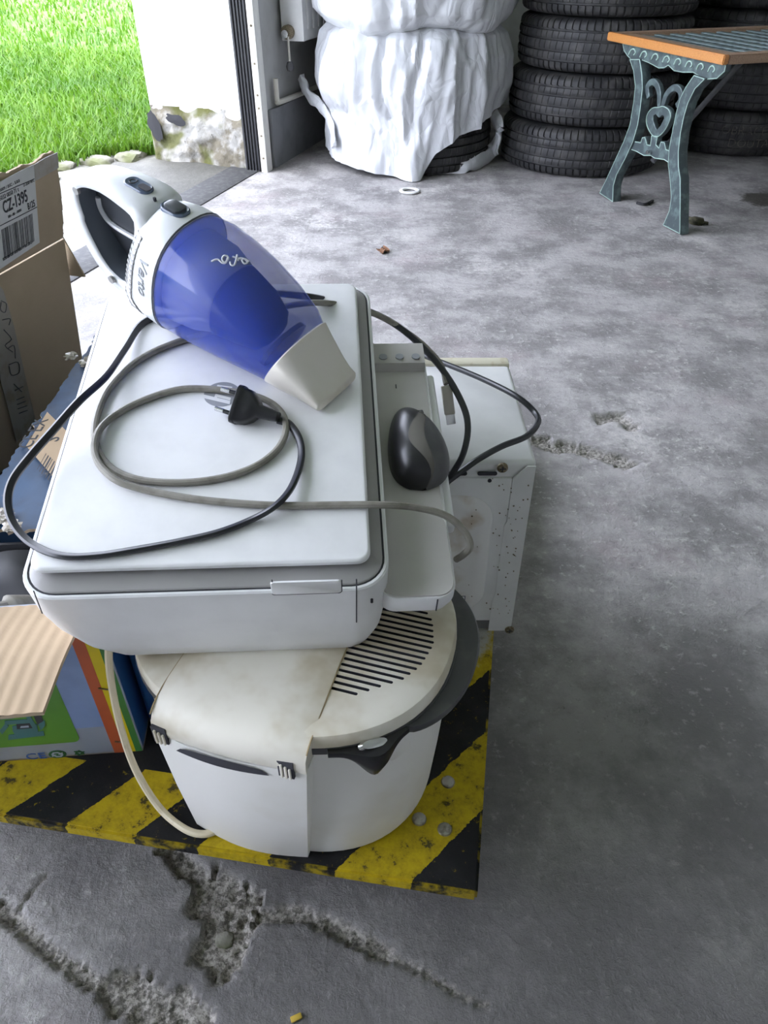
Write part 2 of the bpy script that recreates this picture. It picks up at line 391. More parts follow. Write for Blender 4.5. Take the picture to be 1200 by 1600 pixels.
# floor with crumbled cracks
cracks = [
 ([(0,1418),(60,1470),(110,1510),(150,1535),(185,1548)], .012, .9), ([(185,1548),(215,1555),(260,1580),(300,1602)], .030, 1.0),
 ([(265,1325),(300,1360),(335,1385),(350,1405)], .016, .9), ([(340,1395),(365,1425),(355,1460),(345,1480)], .042, 1.0), ([(345,1480),(342,1498)], .008, .8),
 ([(415,1430),(470,1425),(520,1445),(580,1478),(605,1490)], .013, .8), ([(605,1490),(670,1525),(720,1555),(760,1572)], .0045, .7),
 ([(862,697),(900,700),(940,712),(975,722)], .030, .9), ([(940,655),(965,650),(985,664)], .026, .8), ([(838,690),(850,690)], .03, .8),
 ([(505,340),(440,402)], .006, .12), ([(20,1445),(40,1405),(70,1370)], .003, .5)]
segs = []
for P, wd, dp in cracks:
    Q = [atz(x, y, 0) for x, y in P]
    for a, b in zip(Q, Q[1:]): segs.append((a.x, a.y, b.x, b.y, wd, dp))
def axis_vals(fine, coarse):
    out = []
    for a, b, stp in fine: out += list(np.arange(a, b, stp))
    return np.array(sorted(set(np.round(out + coarse, 4))))
xs = axis_vals([(-.56, .45, .005), (.45, .75, .012)], [-9, -6, -4, -3, -2.2, -1.6, -1.2, -.9, -.7, -.6, .75, .9, 1.1, 1.4, 1.8, 2.4, 3.2, 4.2, 5.5, 7, 9])
ys = axis_vals([(.25, .60, .005), (.60, 1.0, .02), (1.0, 1.62, .008)], [-6, -4, -2.5, -1.5, -.8, -.3, 0, .15, 1.62, 1.7, 1.9, 2.3, 2.8, 3.3, 3.8, 4.4, 5, 5.8, 7, 9])
XX, YY = np.meshgrid(xs, ys, indexing='ij')
nzf = np.array([[noise.noise((x*38, y*38, 0)) for y in ys] for x in xs])
nzg = np.array([[noise.noise((x*120, y*120, 4)) for y in ys] for x in xs])
dep = np.zeros_like(XX); amt = np.zeros_like(XX)
for ax, ay, bx_, by_, wd, dp in segs:
    dx, dy = bx_-ax, by_-ay; L2 = dx*dx+dy*dy
    t = np.clip(((XX-ax)*dx+(YY-ay)*dy)/L2, 0, 1)
    d = np.hypot(XX-ax-t*dx, YY-ay-t*dy)/(wd*.62) + nzf*.5 + nzg*.4
    k = np.clip(1.25-d, 0, 1)*dp; amt = np.maximum(amt, np.clip(k*6, 0, 1)*(.35+.65*dp)); dep = np.maximum(dep, np.clip(k*3.5, 0, 1)*min(.010, wd*.35+.003))
nzh = np.array([[noise.noise((x*210, y*210, 9)) for y in ys] for x in xs])
ZZ = -dep + amt*(nzg*.005+nzh*.004)
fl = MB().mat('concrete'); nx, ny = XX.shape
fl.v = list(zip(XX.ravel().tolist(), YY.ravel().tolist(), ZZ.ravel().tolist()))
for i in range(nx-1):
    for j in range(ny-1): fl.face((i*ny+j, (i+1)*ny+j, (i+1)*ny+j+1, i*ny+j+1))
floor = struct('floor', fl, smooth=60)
ca = floor.data.attributes.new('crack', 'FLOAT', 'POINT'); ca.data.foreach_set('value', amt.ravel().astype(np.float32))

wl = MB().mat('plaster')
wl.box((-.48, 0, .19), (.10, 1.9, 2.7)); wl.box((-.46, .02, -.05), (.08, 1.88, .2))
wl.box((-.48, -9, -.05), (.10, OPEN, 2.7)); wl.box((-.48, OPEN, 2.45), (.10, 0, 2.7))
wall_left = struct('wall_left', wl, loc=J, rot=WROT)
# rough mossy foot of the pillar: displaced reveal and outer faces
def foot(u, v):
    z = v*.24
    per = u*(.58+.5)
    if per < .5: p = Vector((-.485, .5-per, z)); n_ = Vector((-1, 0, 0))
    else: p = Vector((-.485+(per-.5), -.004, z)); n_ = Vector((0, -1, 0))
    k = noise.noise((per*9, z*9, 1))*.022 + noise.noise((per*30, z*30, 2))*.010
    edge = max(0, (z-.17-.05*noise.noise((per*7, 3, 3)))/.06)
    return p + n_*(.014+k)*(1-min(1, edge)*1.4)
ob('broken_plaster', MB().mat('broken_plaster').grid(foot, 110, 26), wall_left, smooth=60)
tarp = MB().mat('tar')
for cx, cz, a, b_, rot_ in ((-.452, .155, .032, .065, .25), (-.335, .19, .05, .022, -.2)):
    def fn(u, v, cx=cx, cz=cz, a=a, b_=b_, rot_=rot_):
        an = u*2*math.pi; r = v*(1+.35*noise.noise((math.cos(an)*2, math.sin(an)*2, cx*9)))
        x, z = a*r*math.cos(an), b_*r*math.sin(an)
        return Vector((cx+x*math.cos(rot_)-z*math.sin(rot_), -.034-.003*(1-v), cz+x*math.sin(rot_)+z*math.cos(rot_)))
    tarp.grid(fn, 24, 4, True)
ob('tar_patch', tarp, wall_left)
struct('wall_back', box('wall_paint', (-.48, 1.9, -.05), (6.2, 2.1, 2.7)), loc=J, rot=WROT)
struct('wall_right', box('wall_paint', (6.0, -9, -.05), (6.2, 1.9, 2.7)), loc=J, rot=WROT)
struct('wall_front', box('wall_paint', (-.48, -9.2, -.05), (6.2, -9, 2.7)), loc=J, rot=WROT)
struct('ceiling', box('ceiling_paint', (-.48, -9.2, 2.7), (6.2, 2.1, 2.85)), loc=J, rot=WROT)
# inner face paint, plinth, pipe
struct('wall_inner', box('inner_paint', (.10, .03, .24), (.104, 1.9, 2.7)), wall_left)
bl = struct('baseboard_left', box('plinth_paint', (.08, .035, -.02), (.122, 1.9, .243), .004), loc=J, rot=WROT)
struct('trim_pipe', MB().mat('pipe').tube([(.128, .09, .36), (.128, .09, .30), (.128, .095, .272), (.128, .14, .262), (.128, .6, .256), (.128, 1.8, .256)], .012), bl)
# door seal, rail, threshold
t1 = MB().mat('jamb').box((.004, -.045, 0), (.085, -.005, 2.3), .003)
for k in range(5): t1.box((.012+k*.015, -.053, 0), (.019+k*.015, -.043, 2.3), .002)
trim1 = struct('trim_1', t1, loc=J, rot=WROT)
t2 = MB().mat('alu').box((.088, -.055, 0), (.118, -.05, 2.3)).box((.113, -.055, 0), (.118, .0, 2.3))
trim2 = struct('trim_2', t2, loc=J, rot=WROT)
for k in range(9): ob('screw', MB().mat('rust').cyl((.103, -.0555, .06+.085*k*(1+.1*(k % 3))), (.103, -.059, .06+.085*k*(1+.1*(k % 3))), .0045, n=10), trim2)
struct('trim_3', box('threshold', (-.09, OPEN, -.02), (.07, .02, .004), .002), loc=J, rot=WROT)

# ------------------------------------------------------------ outside: apron, stones, lawn
ap = MB().mat('apron')
def apf(u, v):
    s = -6+u*6.6; t = -1.0+v*.915
    return Vector((t, s, (.014+.014*noise.noise((t*6, s*6, 0))+.006*noise.noise((t*19, s*19, 0)))*(1-v)**.6+.001))
ap.grid(apf, 120, 18); struct('apron', ap, loc=J, rot=WROT, smooth=60)
lawn = MB().mat('soil')
lawn.grid(lambda u, v: Vector((-.62-v*26 - .30*max(0, min(1, (.4-(-8+u*22))*1.2)), -8+u*22, .02+.03*noise.noise((u*20, v*20, 0))*(v > .02)+v*.3)), 60, 30)
struct('lawn', lawn, loc=J, rot=WROT, smooth=60)
def edge_t(s): return -.55 - .40*np.clip((.05-s)*1.5, 0, 1) + .04*np.sin(s*9) + .03*np.sin(s*23+1)
NB = 70000
cx_ = rng.uniform(-26, -1, NB*6); cy_ = rng.uniform(-1, 18, NB*6)
ss = (cx_-J.x)*WL.x + (cy_-J.y)*WL.y; tt = (cx_-J.x)*WE.x + (cy_-J.y)*WE.y
dist = np.hypot(cx_, cy_); ang = np.degrees(np.arctan2(-cx_, cy_))
keep = (tt < edge_t(ss)) & (rng.uniform(0, 1, NB*6) < np.clip((5.2/dist)**2.4, 0, 1)*np.where((ang < 36), 1, .25))
near = rng.uniform(0, 1, (2, 52000)); sx_ = -.9+near[0]*3.6; tx_ = -.52-near[1]**1.6*4.6
kk = tx_ < edge_t(sx_)
gx = np.concatenate([cx_[keep], J.x+WE.x*tx_[kk]+WL.x*sx_[kk]]); gy = np.concatenate([cy_[keep], J.y+WE.y*tx_[kk]+WL.y*sx_[kk]])
N = len(gx); gd = np.hypot(gx, gy)
tg = (gx-J.x)*WE.x+(gy-J.y)*WE.y; gz = .015+np.clip((-tg-.62)/26, 0, 1)*.3
h = rng.uniform(.045, .11, N)*(.75+.5*rng.random(N)); wd = rng.uniform(.003, .006, N)*np.clip(gd/4, 1, 4)
az = rng.uniform(0, 2*np.pi, N); lean = rng.uniform(.1, .9, N); fx, fy = np.cos(az), np.sin(az); sx2, sy2 = -fy, fx
V = np.zeros((N, 5, 3))
for k, (q, ww) in enumerate(((0, 1), (0, -1), (.5, .8), (.5, -.8), (1, 0))):
    b2 = lean*h*q*q
    V[:, k, 0] = gx+fx*b2+sx2*wd*ww; V[:, k, 1] = gy+fy*b2+sy2*wd*ww; V[:, k, 2] = gz+h*q*(1-.25*lean*q)
me = bpy.data.meshes.new('grass'); base = (np.arange(N)*5)[:, None]
tri = (base+np.array([[0, 1, 3, 0, 3, 2, 2, 3, 4]])).reshape(-1)
me.vertices.add(N*5); me.vertices.foreach_set('co', V.ravel()); me.loops.add(len(tri)); me.loops.foreach_set('vertex_index', tri)
me.polygons.add(len(tri)//3); me.polygons.foreach_set('loop_start', np.arange(0, len(tri), 3)); me.polygons.foreach_set('loop_total', np.full(len(tri)//3, 3))
me.update(); me.validate(); me.materials.append(MT['grass'])
go = link('grass', me); tag(go, 'bright green mown lawn outside the doorway', 'grass'); go['kind'] = 'stuff'
# edging stones
def rock(rx, ry, rz, seed):
    bm = bmesh.new(); bmesh.ops.create_icosphere(bm, subdivisions=3, radius=1)
    for v in bm.verts:
        k = 1+.35*noise.noise(v.co*1.3+Vector((seed, 0, 0)))+.12*noise.noise(v.co*4+Vector((seed, 0, 0)))
        p = v.co*k; q = 1.0/max(.75, max(abs(p.x), abs(p.y), abs(p.z))**.5); v.co = Vector((p.x*rx*q, p.y*ry*q, max(-.3, p.z*q)*rz))
    return MB().mat('stone').bm(bm)  # rock
words = ['flat grey edging stone by the white pillar foot', 'long edging stone, second from the white pillar', 'rounded edging stone behind the vacuum handle',
         'low mossy edging stone, fourth from the pillar', 'edging stone beside the torn box corner', 'pale edging stone behind the torn cardboard flap', 'small edging stone at the lawn corner near the pillar']
for k, (t, s, rx, ry, rz) in enumerate(((-.60, -.05, .06, .075, .03), (-.71, -.18, .075, .068, .03), (-.82, -.31, .075, .068, .028), (-.93, -.45, .08, .07, .028), (-.76, -.52, .07, .07, .022), (-1.0, -.62, .07, .08, .028), (-.55, .09, .03, .05, .03))):
    tag(ob('edging_stone', rock(rx, ry, rz, k*7.3), loc=G(t, s, .012), rot=(0, 0, WROT[2]+.3*math.sin(k*3)), smooth=30), words[k], 'stone', 'stones edging the lawn')

# ------------------------------------------------------------ radiator on the left wall
rad = thing('radiator', 'white panel radiator hanging on the side wall above the plinth', 'radiator', G(.12, .22, .49), WROT)
rb = MB().mat('radiator').box((0, 0, .005), (.012, 1.15, .55), .003).box((.085, 0, .005), (.10, 1.15, .55), .003)
ob('panel', rb, rad)
ob('side_cover', box('radiator', (.0, -.006, 0), (.105, .006, .555), .003), rad)
for k in range(16): ob('fin', box('radiator', (.10, .05+k*.065, .04), (.108, .085+k*.065, .52), .003), rad)
ob('front_panel', box('radiator', (.095, 0, 0), (.101, 1.15, .555), .002), rad)
vl = ob('valve', MB().mat('rust').cyl((.035, -.03, .035), (.035, .0, .035), .028, n=16).mat('chrome').cyl((.032, -.05, .03), (.032, -.028, .03), .016, n=14), rad)
ob('valve_stem', MB().mat('pipe').cyl((.04, -.03, -.075), (.04, -.03, .02), .005, n=10), rad)
ob('valve_knob', MB().mat('dark_grey').lathe([(0, -.02), (.014, -.016), (.018, 0), (.012, .018), (0, .022)], 12, (.04, -.03, -.095)), rad)

# ------------------------------------------------------------ tyres
TW = .20
def tyre_mesh(R=.375, W=TW, nb=76, mid=True, name='tyre'):
    h = W/2; r0 = R*.62
    pr = [(r0, -.36*W, 0), (r0+.012, -.44*W, 0), (R*.72, -.485*W, 0), (R*.82, -.5*W, 0), (R*.905, -.478*W, 0), (R*.945, -.455*W, 1), (R*.972, -.425*W, 1), (R*.988, -.375*W, 1), (R*.992, -.30*W, 1)]
    g = lambda z: [(R*.994, z-.022*W, 2), (R*.968, z-.016*W, 0), (R*.968, z+.016*W, 0), (R*.994, z+.022*W, 2)]
    pr += g(-.27*W) + [(R, -.20*W, 2), (R, -.15*W, 2)] + g(-.10*W) + [(R*1.002, 0, 2)] + g(.10*W) + [(R, .15*W, 2), (R, .20*W, 2)] + g(.27*W)
    pr += [(R*.992, .30*W, 1), (R*.988, .375*W, 1), (R*.972, .425*W, 1), (R*.945, .455*W, 1), (R*.905, .478*W, 0), (R*.82, .5*W, 0), (R*.72, .485*W, 0), (r0+.012, .44*W, 0), (r0, .36*W, 0)]
    angs = []
    for k in range(nb):
        a0 = 2*math.pi*k/nb; d = 2*math.pi/nb
        angs += [(a0, 0), (a0+d*.70, 0), (a0+d*.74, 1), (a0+d*.96, 1)]
    rings = []
    for r, z, ty in pr:
        ring = []
        for a, gflag in angs:
            rr = r - (.007 if (gflag and ty == 1) else (.0025 if gflag and ty == 2 and mid else 0))
            tw = (.35*z/W*.2) if ty == 2 else 0
            ring.append((rr*math.cos(a+tw), rr*math.sin(a+tw), z+h))
        rings.append(ring)
    mb = MB().mat('tyre').loft(rings, False, loop=True)
    return mb.mesh(name, 40)
tm = tyre_mesh(); tm2 = tyre_mesh(.36, .20, 60, name='tyre_worn')
def tyre(x, y, z, me, a, label, group, tilt=(0, 0)):
    return tag(link('tyre', me, None, (x, y, z), (tilt[0], tilt[1], a)), label, 'tyre', group)
SA = [(.943, 3.90, 'black car tyre at the bottom of the stack behind the table leg'), (.962, 3.905, 'black car tyre second from the floor in the stack beside the white bag'),
      (.982, 3.91, 'black car tyre third from the floor in the stack beside the white bag'), (.978, 3.90, 'black car tyre fourth from the floor beside the upper white bag'), (.97, 3.91, 'topmost black car tyre of the stack beside the white bags')]
for k, (x, y, lb) in enumerate(SA): tyre(x, y, k*(TW+.001), tm, k*.7, lb, 'car tyres stacked beside the white bags')
tl = ['bottom', 'second', 'third', 'fourth', 'fifth']
tB = [tyre(1.80+.012*math.sin(k*2.1), 4.26+.01*math.cos(k*3), k*(TW+.001), tm2, 1+k*1.3,
      ['dark car tyre with chalk handwriting at the bottom of the far right stack', 'dark car tyre second from the floor in the far right stack under the table top',
       'dark car tyre third from the floor in the far right stack', 'dark car tyre fourth from the floor in the far right stack', 'topmost dark car tyre of the far right stack'][k], 'car tyres stacked behind the table') for k in range(5)]
for k in range(5): tyre(1.166, 4.754, k*(TW+.001), tm2, k, ['car tyre at the bottom of the stack hidden behind the two front stacks', 'second car tyre of the stack against the back wall',
      'third car tyre of the stack against the back wall', 'fourth car tyre of the stack against the back wall', 'topmost car tyre of the stack against the back wall'][k], 'car tyres against the back wall')
# chalk writing follows the tread of the bottom tyre (written flat, then bent round it)
def chalk(body, size, z, a0):
    cu = bpy.data.curves.new('chalk', 'FONT'); cu.body = body; cu.size = size; cu.extrude = .0006; cu.resolution_u = 2; cu.offset = -.0015
    me = curve_mesh(cu, 'chalk', Matrix(), 'chalk_writing')
    for v in me.vertices:
        a = a0 + v.co.x/.36; r = .3625 + v.co.z
        v.co = Vector((r*math.cos(a), r*math.sin(a), z+v.co.y))
    fixn(me, 30)
    o = link('chalk_writing', me, None); o.parent = tB[0]; o.rotation_euler = (0, 0, -1.0); o['label'] = 'faint pale chalk handwriting'
chalk('OBRACENE', .055, .105, math.radians(-118)); chalk('DOUTA', .055, .05, math.radians(-111))

# ------------------------------------------------------------ bagged tyres
BC = Vector((.135, 3.93, 0))
tyre(BC.x, BC.y, 0, tm, .3, 'black tyre half hidden under the white plastic bag', 'car tyre inside the bag')
def ridged(p, s): return 1-abs(noise.noise(p*s))*2
def bagf(kind):
    def fn(u, v):
        th = (u-.5)*2*math.pi; d = math.degrees(th)
        if kind == 0:
            hem = np.interp(d, [-180, -110, -60, -25, -4, 4, 14, 30, 55, 80, 110, 180], [.10, .06, .035, .015, .0, .0, .10, .165, .20, .27, .30, .12])
            z = hem + (.575-hem)*v
            r = np.interp(z, [0, .08, .2, .33, .45, .53, .56, .575], [.405, .40, .405, .432, .43, .40, .365, .30])
            r += .035*math.exp(-((d+3)/7)**2)*max(0, 1-z/.16)
            r += .03*math.exp(-((d+62)/22)**2)*math.exp(-((z-.36)/.10)**2)
            r -= .028*math.exp(-((d+52)/14)**2)*math.exp(-((z-.235)/.03)**2)
            pl = abs(math.sin(th*5.2+.5*math.sin(z*5)))**.7 + .6*abs(math.sin(th*8.7+2+z*1.5))**.8
            r += .014*(pl-.8)*np.interp(z, [0, .3, .55], [.7, 1, 1.0])
            for c0_, k0_, a0_, zl in ((-36, 30, .026, .05), (-22, 12, .030, .12), (-9, -4, .020, .2), (4, -26, .026, .1), (19, -34, .018, .25), (40, -10, .014, .2), (-58, 20, .02, .1)):
                xw = (d-c0_+k0_*(z-.5)+5*noise.noise((z*7, c0_, 0)))/(3.0+9*(.58-z)); r -= a0_*max(0, 1-abs(xw))**.8*np.interp(z, [zl, zl+.18, .5, .56], [0, .8, 1, .6])
            r -= .008*(math.exp(-((d+20-z*6)/2.5)**2)+math.exp(-((d-2+z*14)/3)**2)*.8+math.exp(-((d+38-z*10)/3)**2)*.8)*np.interp(z, [.1, .3, .5], [.3, 1, 1])
        else:
            z = .545 + .45*v
            r = np.interp(z, [.545, .565, .60, .66, .75, .85, .95, 1.0], [.33, .385, .415, .425, .43, .42, .36, .2])
            r += .03*(abs(math.sin(th*3.3+z*4))-.5) + .02*abs(math.sin(th*7+1-z*9))
            z += .018*math.sin(th*4+1)*(v < .25)
        p = Vector((math.sin(th), -math.cos(th), z*1.0))*1.0 + Vector((kind*9, 0, 0))
        q_ = Vector((p.x, p.y, p.z*.55)); r += .026*(ridged(q_, 2.1)-.6) + .014*(ridged(q_+Vector((3, 1, 0)), 4.6)-.6) + .006*(ridged(p, 9.5)-.6)
        if kind == 0 and z < .235: r = max(r, .388)
        return BC + Vector((r*math.sin(th), -r*math.cos(th), z+.003))
    return fn
b1 = thing('plastic_bag', 'crumpled white plastic bag draped over tyres down to the floor', 'bag', BC, group='white plastic bags over tyres')
ob('bag_skin', MB().mat('bag').grid(bagf(0), 300, 70, True), b1, world=True, smooth=42)
def ribbon(pts, wv, seed):
    P = crom([Vector(p) for p in pts], 8); mb = MB().mat('bag'); rings = []
    for i, p in enumerate(P):
        t = (P[min(i+1, len(P)-1)]-P[max(i-1, 0)]).normalized(); up = Vector((0, 0, 1)); sd = t.cross(up).normalized(); up = sd.cross(t)
        ring = []
        for k in range(14):
            a = 2*math.pi*k/14; kk = 1+.5*noise.noise((i*.35, math.cos(a)*1.6+seed, math.sin(a)*1.6))
            ring.append(p+(up*math.sin(a)*wv+sd*math.cos(a)*wv*.45)*kk)
        rings.append(ring)
    return mb.loft(rings)
ob('bag_hem', ribbon([atz(640, 262, .04), atz(690, 262, .025), atz(735, 258, .03), atz(768, 238, .05), aty(781, 205, 3.75), aty(772, 180, 3.82)], .030, 1), b1, world=True, smooth=40)
ob('bag_handle', ribbon([aty(470, 120, 4.0), aty(482, 148, 3.95), aty(505, 170, 3.82), aty(518, 200, 3.72), aty(522, 230, 3.68)], .026, 5), b1, world=True, smooth=40)
b2 = thing('plastic_bag', 'upper white plastic bag resting on top of the draped bag', 'bag', BC+Vector((0, 0, .55)), group='white plastic bags over tyres')
ob('bag_skin', MB().mat('bag').grid(bagf(1), 240, 50, True), b2, world=True, smooth=42)

# ------------------------------------------------------------ cast-iron table
TA = Vector((1.0935, 2.814, 0)); TB_ = Vector((.943, 3.262, 0)); TD = (TB_-TA).normalized(); TN = Vector((TD.y, -TD.x, 0))   # TN along the table, to the right
tab = thing('garden_table', 'garden table with green cast iron legs, heart ornament and orange timber edge', 'table', TA)
def tp(X, Y):     # zoomed-photo point -> (s, z) in the plane of the end frame
    q = atp(940+X/4.615, 30+Y/4.615, TA, TN) - TA; return (q.dot(TD), q.z)
def poly(P): return [tp(*p) for p in P]
def smooth_poly(P, sub=4):
    Q = [Vector((x, y, 0)) for x, y in P]; n = len(Q); out = []
    for i in range(n):
        a, b, c, d = Q[i-1], Q[i], Q[(i+1) % n], Q[(i+2) % n]
        for k in range(sub):
            t = k/sub; p = .5*((2*b)+(c-a)*t+(2*a-5*b+4*c-d)*t*t+(3*b-a-3*c+d)*t**3); out.append((p.x, p.y))
    return out
def stroke(P, wdt, sub=6):
    Q = crom([Vector((*tp(*p), 0)) for p in P], sub); Lf, Rt = [], []
    for i, p in enumerate(Q):
        t = (Q[min(i+1, len(Q)-1)]-Q[max(i-1, 0)]).normalized(); n_ = Vector((-t.y, t.x, 0))
        ww = wdt*(1 if 1 < i < len(Q)-3 else .8); Lf.append(((p+n_*ww).x, (p+n_*ww).y)); Rt.append(((p-n_*ww).x, (p-n_*ww).y))
    return Lf+Rt[::-1]
FM = frame(TA, TD, (0, 0, 1))
legF = poly([(235,290),(262,370),(275,480),(262,600),(235,760),(190,880),(120,1030),(60,1160),(15,1250),(108,1312),(112,1200),(135,1120),(200,1000),(255,880),(290,760),(308,650),(325,500),(322,400),(305,290)])
legN = poly([(700,405),(640,490),(600,570),(570,680),(545,800),(520,930),(512,1040),(525,1150),(535,1280),(520,1380),(475,1480),(595,1542),(598,1300),(598,1150),(585,1060),(585,950),(600,820),(625,700),(655,600),(705,500),(775,430)])
apr = poly([(170,175),(180,225),(205,262),(235,292),(305,290),(360,312),(430,350),(470,348),(500,330),(540,368),(600,380),(680,380),(760,432),(850,425),(905,375),(915,330),(872,318),(500,242)])
heart = [smooth_poly(poly([(385,640),(350,680),(340,730),(350,780),(380,830),(415,848),(460,815),(495,760),(515,700),(500,650),(460,628),(430,635)])),
         poly([(425,702),(405,680),(385,690),(382,730),(400,785),(412,802),(440,770),(466,720),(466,695),(450,686),(435,698)])[::-1]]
bar = poly([(240,880),(300,890),(310,855),(330,850),(345,905),(370,912),(378,840),(420,845),(408,905),(432,930),(445,885),(470,888),(482,940),(525,955),(515,1040),(470,1010),(400,1000),(370,980),(320,980),(270,952),(225,935)])
def iron(name, polys, ex=.010, bv=.003, k='patina', off=0):
    return link(name, curve2d(polys, ex, bv, k, FM @ Matrix.Translation((0, 0, off)), name), tab, world=True)
ends = [iron('leg', [legF], .016), iron('leg', [legN], .016), iron('apron_panel', [apr], .008), iron('heart_ornament', heart, .006),
        iron('scroll', [stroke([(425,630),(427,540),(412,480),(385,452),(355,465),(340,500),(348,560)], .0085)], .006),
        iron('scroll', [stroke([(448,630),(478,545),(520,500),(558,498),(582,535),(578,590),(552,622)], .0085)], .006), iron('crossbar', [bar], .008)]
lineM = MB().mat('patina_edge')
for pl_ in (legF, legN, apr, heart[0], bar):     # pale worn arris along each casting
    pp = [FM @ Vector((x, z, -.0185 if pl_ in (legF, legN) else -.0105)) for x, z in pl_]
    for a, b_ in zip(pp, pp[1:]+pp[:1]): lineM.cyl(a, b_, .0016, n=5, caps=False)
ends.append(ob('worn_edge', lineM, tab, world=True))
for k in range(8):
    x0, y0 = 215+k*82, 215+k*17.5
    ends.append(ob('scroll_relief', MB().mat('patina_edge').tube([FM @ Vector((*tp(x0+a, y0+b_), -.012)) for a, b_ in ((0, 40), (18, 5), (40, 0), (50, 25), (36, 42))], .0028, 4, 6), tab, world=True))
bolt = ob('bolt', MB().mat('chrome').cyl(FM @ Vector((*tp(375, 955), -.008)), FM @ Vector((*tp(375, 955), -.03)), .007, n=10), tab, world=True)
TLEN = 1.10
for e in list(ends):                                   # the other end of the table
    c = e.copy(); COL.objects.link(c); c.parent = tab; c.location = TN*(TLEN-.16)
q_ = atp(953, 51, TA-TN*.02, TN)-TA; q2_ = atp(1137, 84, TA-TN*.02, TN)-TA
zt = (q_.z+q2_.z)/2; s0, s1 = q2_.dot(TD), q_.dot(TD); rw = .055
def tpt(l, s, z): return TA + TN*l + TD*s + Vector((0, 0, z))
def plank(name, l0, l1, a0, a1, z0, z1, k, bev=.003):
    mb = MB().mat(k); bm = bmesh.new(); bmesh.ops.create_cube(bm, size=1)
    for v in bm.verts: v.co = Vector(((l0+l1)/2+v.co.x*(l1-l0), (a0+a1)/2+v.co.y*(a1-a0), (z0+z1)/2+v.co.z*(z1-z0)))
    bmesh.ops.bevel(bm, geom=bm.edges[:], offset=bev, segments=2, affect='EDGES')
    mtx = Matrix(((TN.x, TD.x, 0, TA.x), (TN.y, TD.y, 0, TA.y), (0, 0, 1, 0), (0, 0, 0, 1)))
    mb.bm(bm, mtx); return ob(name, mb, tab, world=True)
plank('edge_rail', -.030, -.008, s0, s1, zt-.028, zt, 'timber')
plank('edge_rail', TLEN-.08, TLEN-.058, s0, s1, zt-.030, zt, 'timber')
plank('edge_rail', -.008, TLEN-.08, s0, s0+rw, zt-.028, zt-.001, 'timber_grey')
plank('edge_rail', -.008, TLEN-.08, s1-rw, s1, zt-.028, zt-.001, 'timber_grey')
plank('end_board', -.008, .05, s0+rw, s1-rw, zt-.026, zt-.002, 'timber_grey')
for k in range(14):
    a = s0+rw+.018+(s1-s0-2*rw-.036)*k/13; plank('lattice_strip', .05, TLEN-.08, a-.008, a+.008, zt-.018, zt-.0125, 'lattice', .001)
for k in range(13):
    l = .085+.072*k; plank('lattice_strip', l-.014, l+.014, s0+rw, s1-rw, zt-.0125, zt-.008, 'lattice', .001)
ob('brace', MB().mat('dark_grey').cyl(tpt(.01, .24, .19), tpt(.36, .28, .52), .011, n=10), tab, world=True)

# ------------------------------------------------------------ small litter on the floor
tag(ob('dry_leaf', MB().mat('leaf').grid(lambda u, v: atz(598, 392, .004)+Vector(((u-.5)*.05*math.sin(math.pi*min(.97, max(.08, v))), (v-.5)*.05, .012*abs(u-.5)+.006*math.sin(u*9+v*5))), 7, 7)), 'dry brown leaf lying on the open concrete floor', 'leaf')
tag(ob('rubber_ring', MB().mat('paper').loft([[atz(640, 298, .006)+Vector(((.036+.009*math.cos(b_))*math.cos(a), (.036+.009*math.cos(b_))*math.sin(a), .005*math.sin(b_))) for b_ in [2*math.pi*j/8 for j in range(8)]] for a in [2*math.pi*i/28 for i in range(28)]], loop=True)), 'pale ring lying on the floor in front of the white bag', 'ring')
tag(ob('bark_piece', MB().mat('moss_debris').tube([atz(1070, 342, .008), atz(1085, 345, .014), atz(1095, 347, .01), atz(1106, 349, .006)], [.012]*4+[.016]*8+[.006]*10, 5, 7), smooth=30), 'dark piece of bark beside the table foot', 'debris')
tag(ob('rubber_scrap', MB().mat('black_rubber').tube([atz(995, 317, .005), atz(1008, 319, .007), atz(1020, 314, .005)], .006, 5, 6)), 'black curved scrap under the table', 'debris')
tag(ob('yellow_chip', MB().mat('yellow_bit').box((-.006, -.003, 0), (.006, .003, .003), .001), loc=atz(463, 1591, .0), rot=(0, 0, .4)), 'small yellow chip on the dark floor at the lower edge', 'chip')
tag(ob('plaster_crumb', rock(.011, .009, .008, 3.3), loc=atz(352, 1470, -.012)), 'round grey stone stuck in the crumbled crack', 'stone')

# ------------------------------------------------------------ trolley deck with hazard stripes
DZ = .10
DC = Vector((.099, .36, DZ)); DROT = (0, 0, math.atan2(-.160, .987))
trolley = thing('platform_trolley', 'low platform trolley with worn yellow and black hazard stripes', 'trolley', DC, DROT)
dk = MB().mat('striped_deck'); DLX, DLY = 1.25, 1.06
def deckbox(lo, hi):
    bm = bmesh.new(); bmesh.ops.create_cube(bm, size=1)
    for v in bm.verts: v.co = Vector([(lo[i]+hi[i])/2 + v.co[i]*(hi[i]-lo[i]) for i in range(3)])
    bmesh.ops.bevel(bm, geom=bm.edges[:], offset=.003, segments=2, affect='EDGES'); return bm
dk.bm(deckbox((-DLX, 0, -.020), (0, DLY, 0))); ob('deck', dk, trolley, smooth=30)
for px, py in ((700, 1222), (695, 1296), (655, 1280)):
    p = MW[trolley].inverted() @ atz(px, py, DZ)
    ob('bolt', MB().mat('steel').lathe([(.0, .0042), (.004, .0038), (.0075, .002), (.009, -.001)], 16, (p.x, p.y, 0)), trolley)
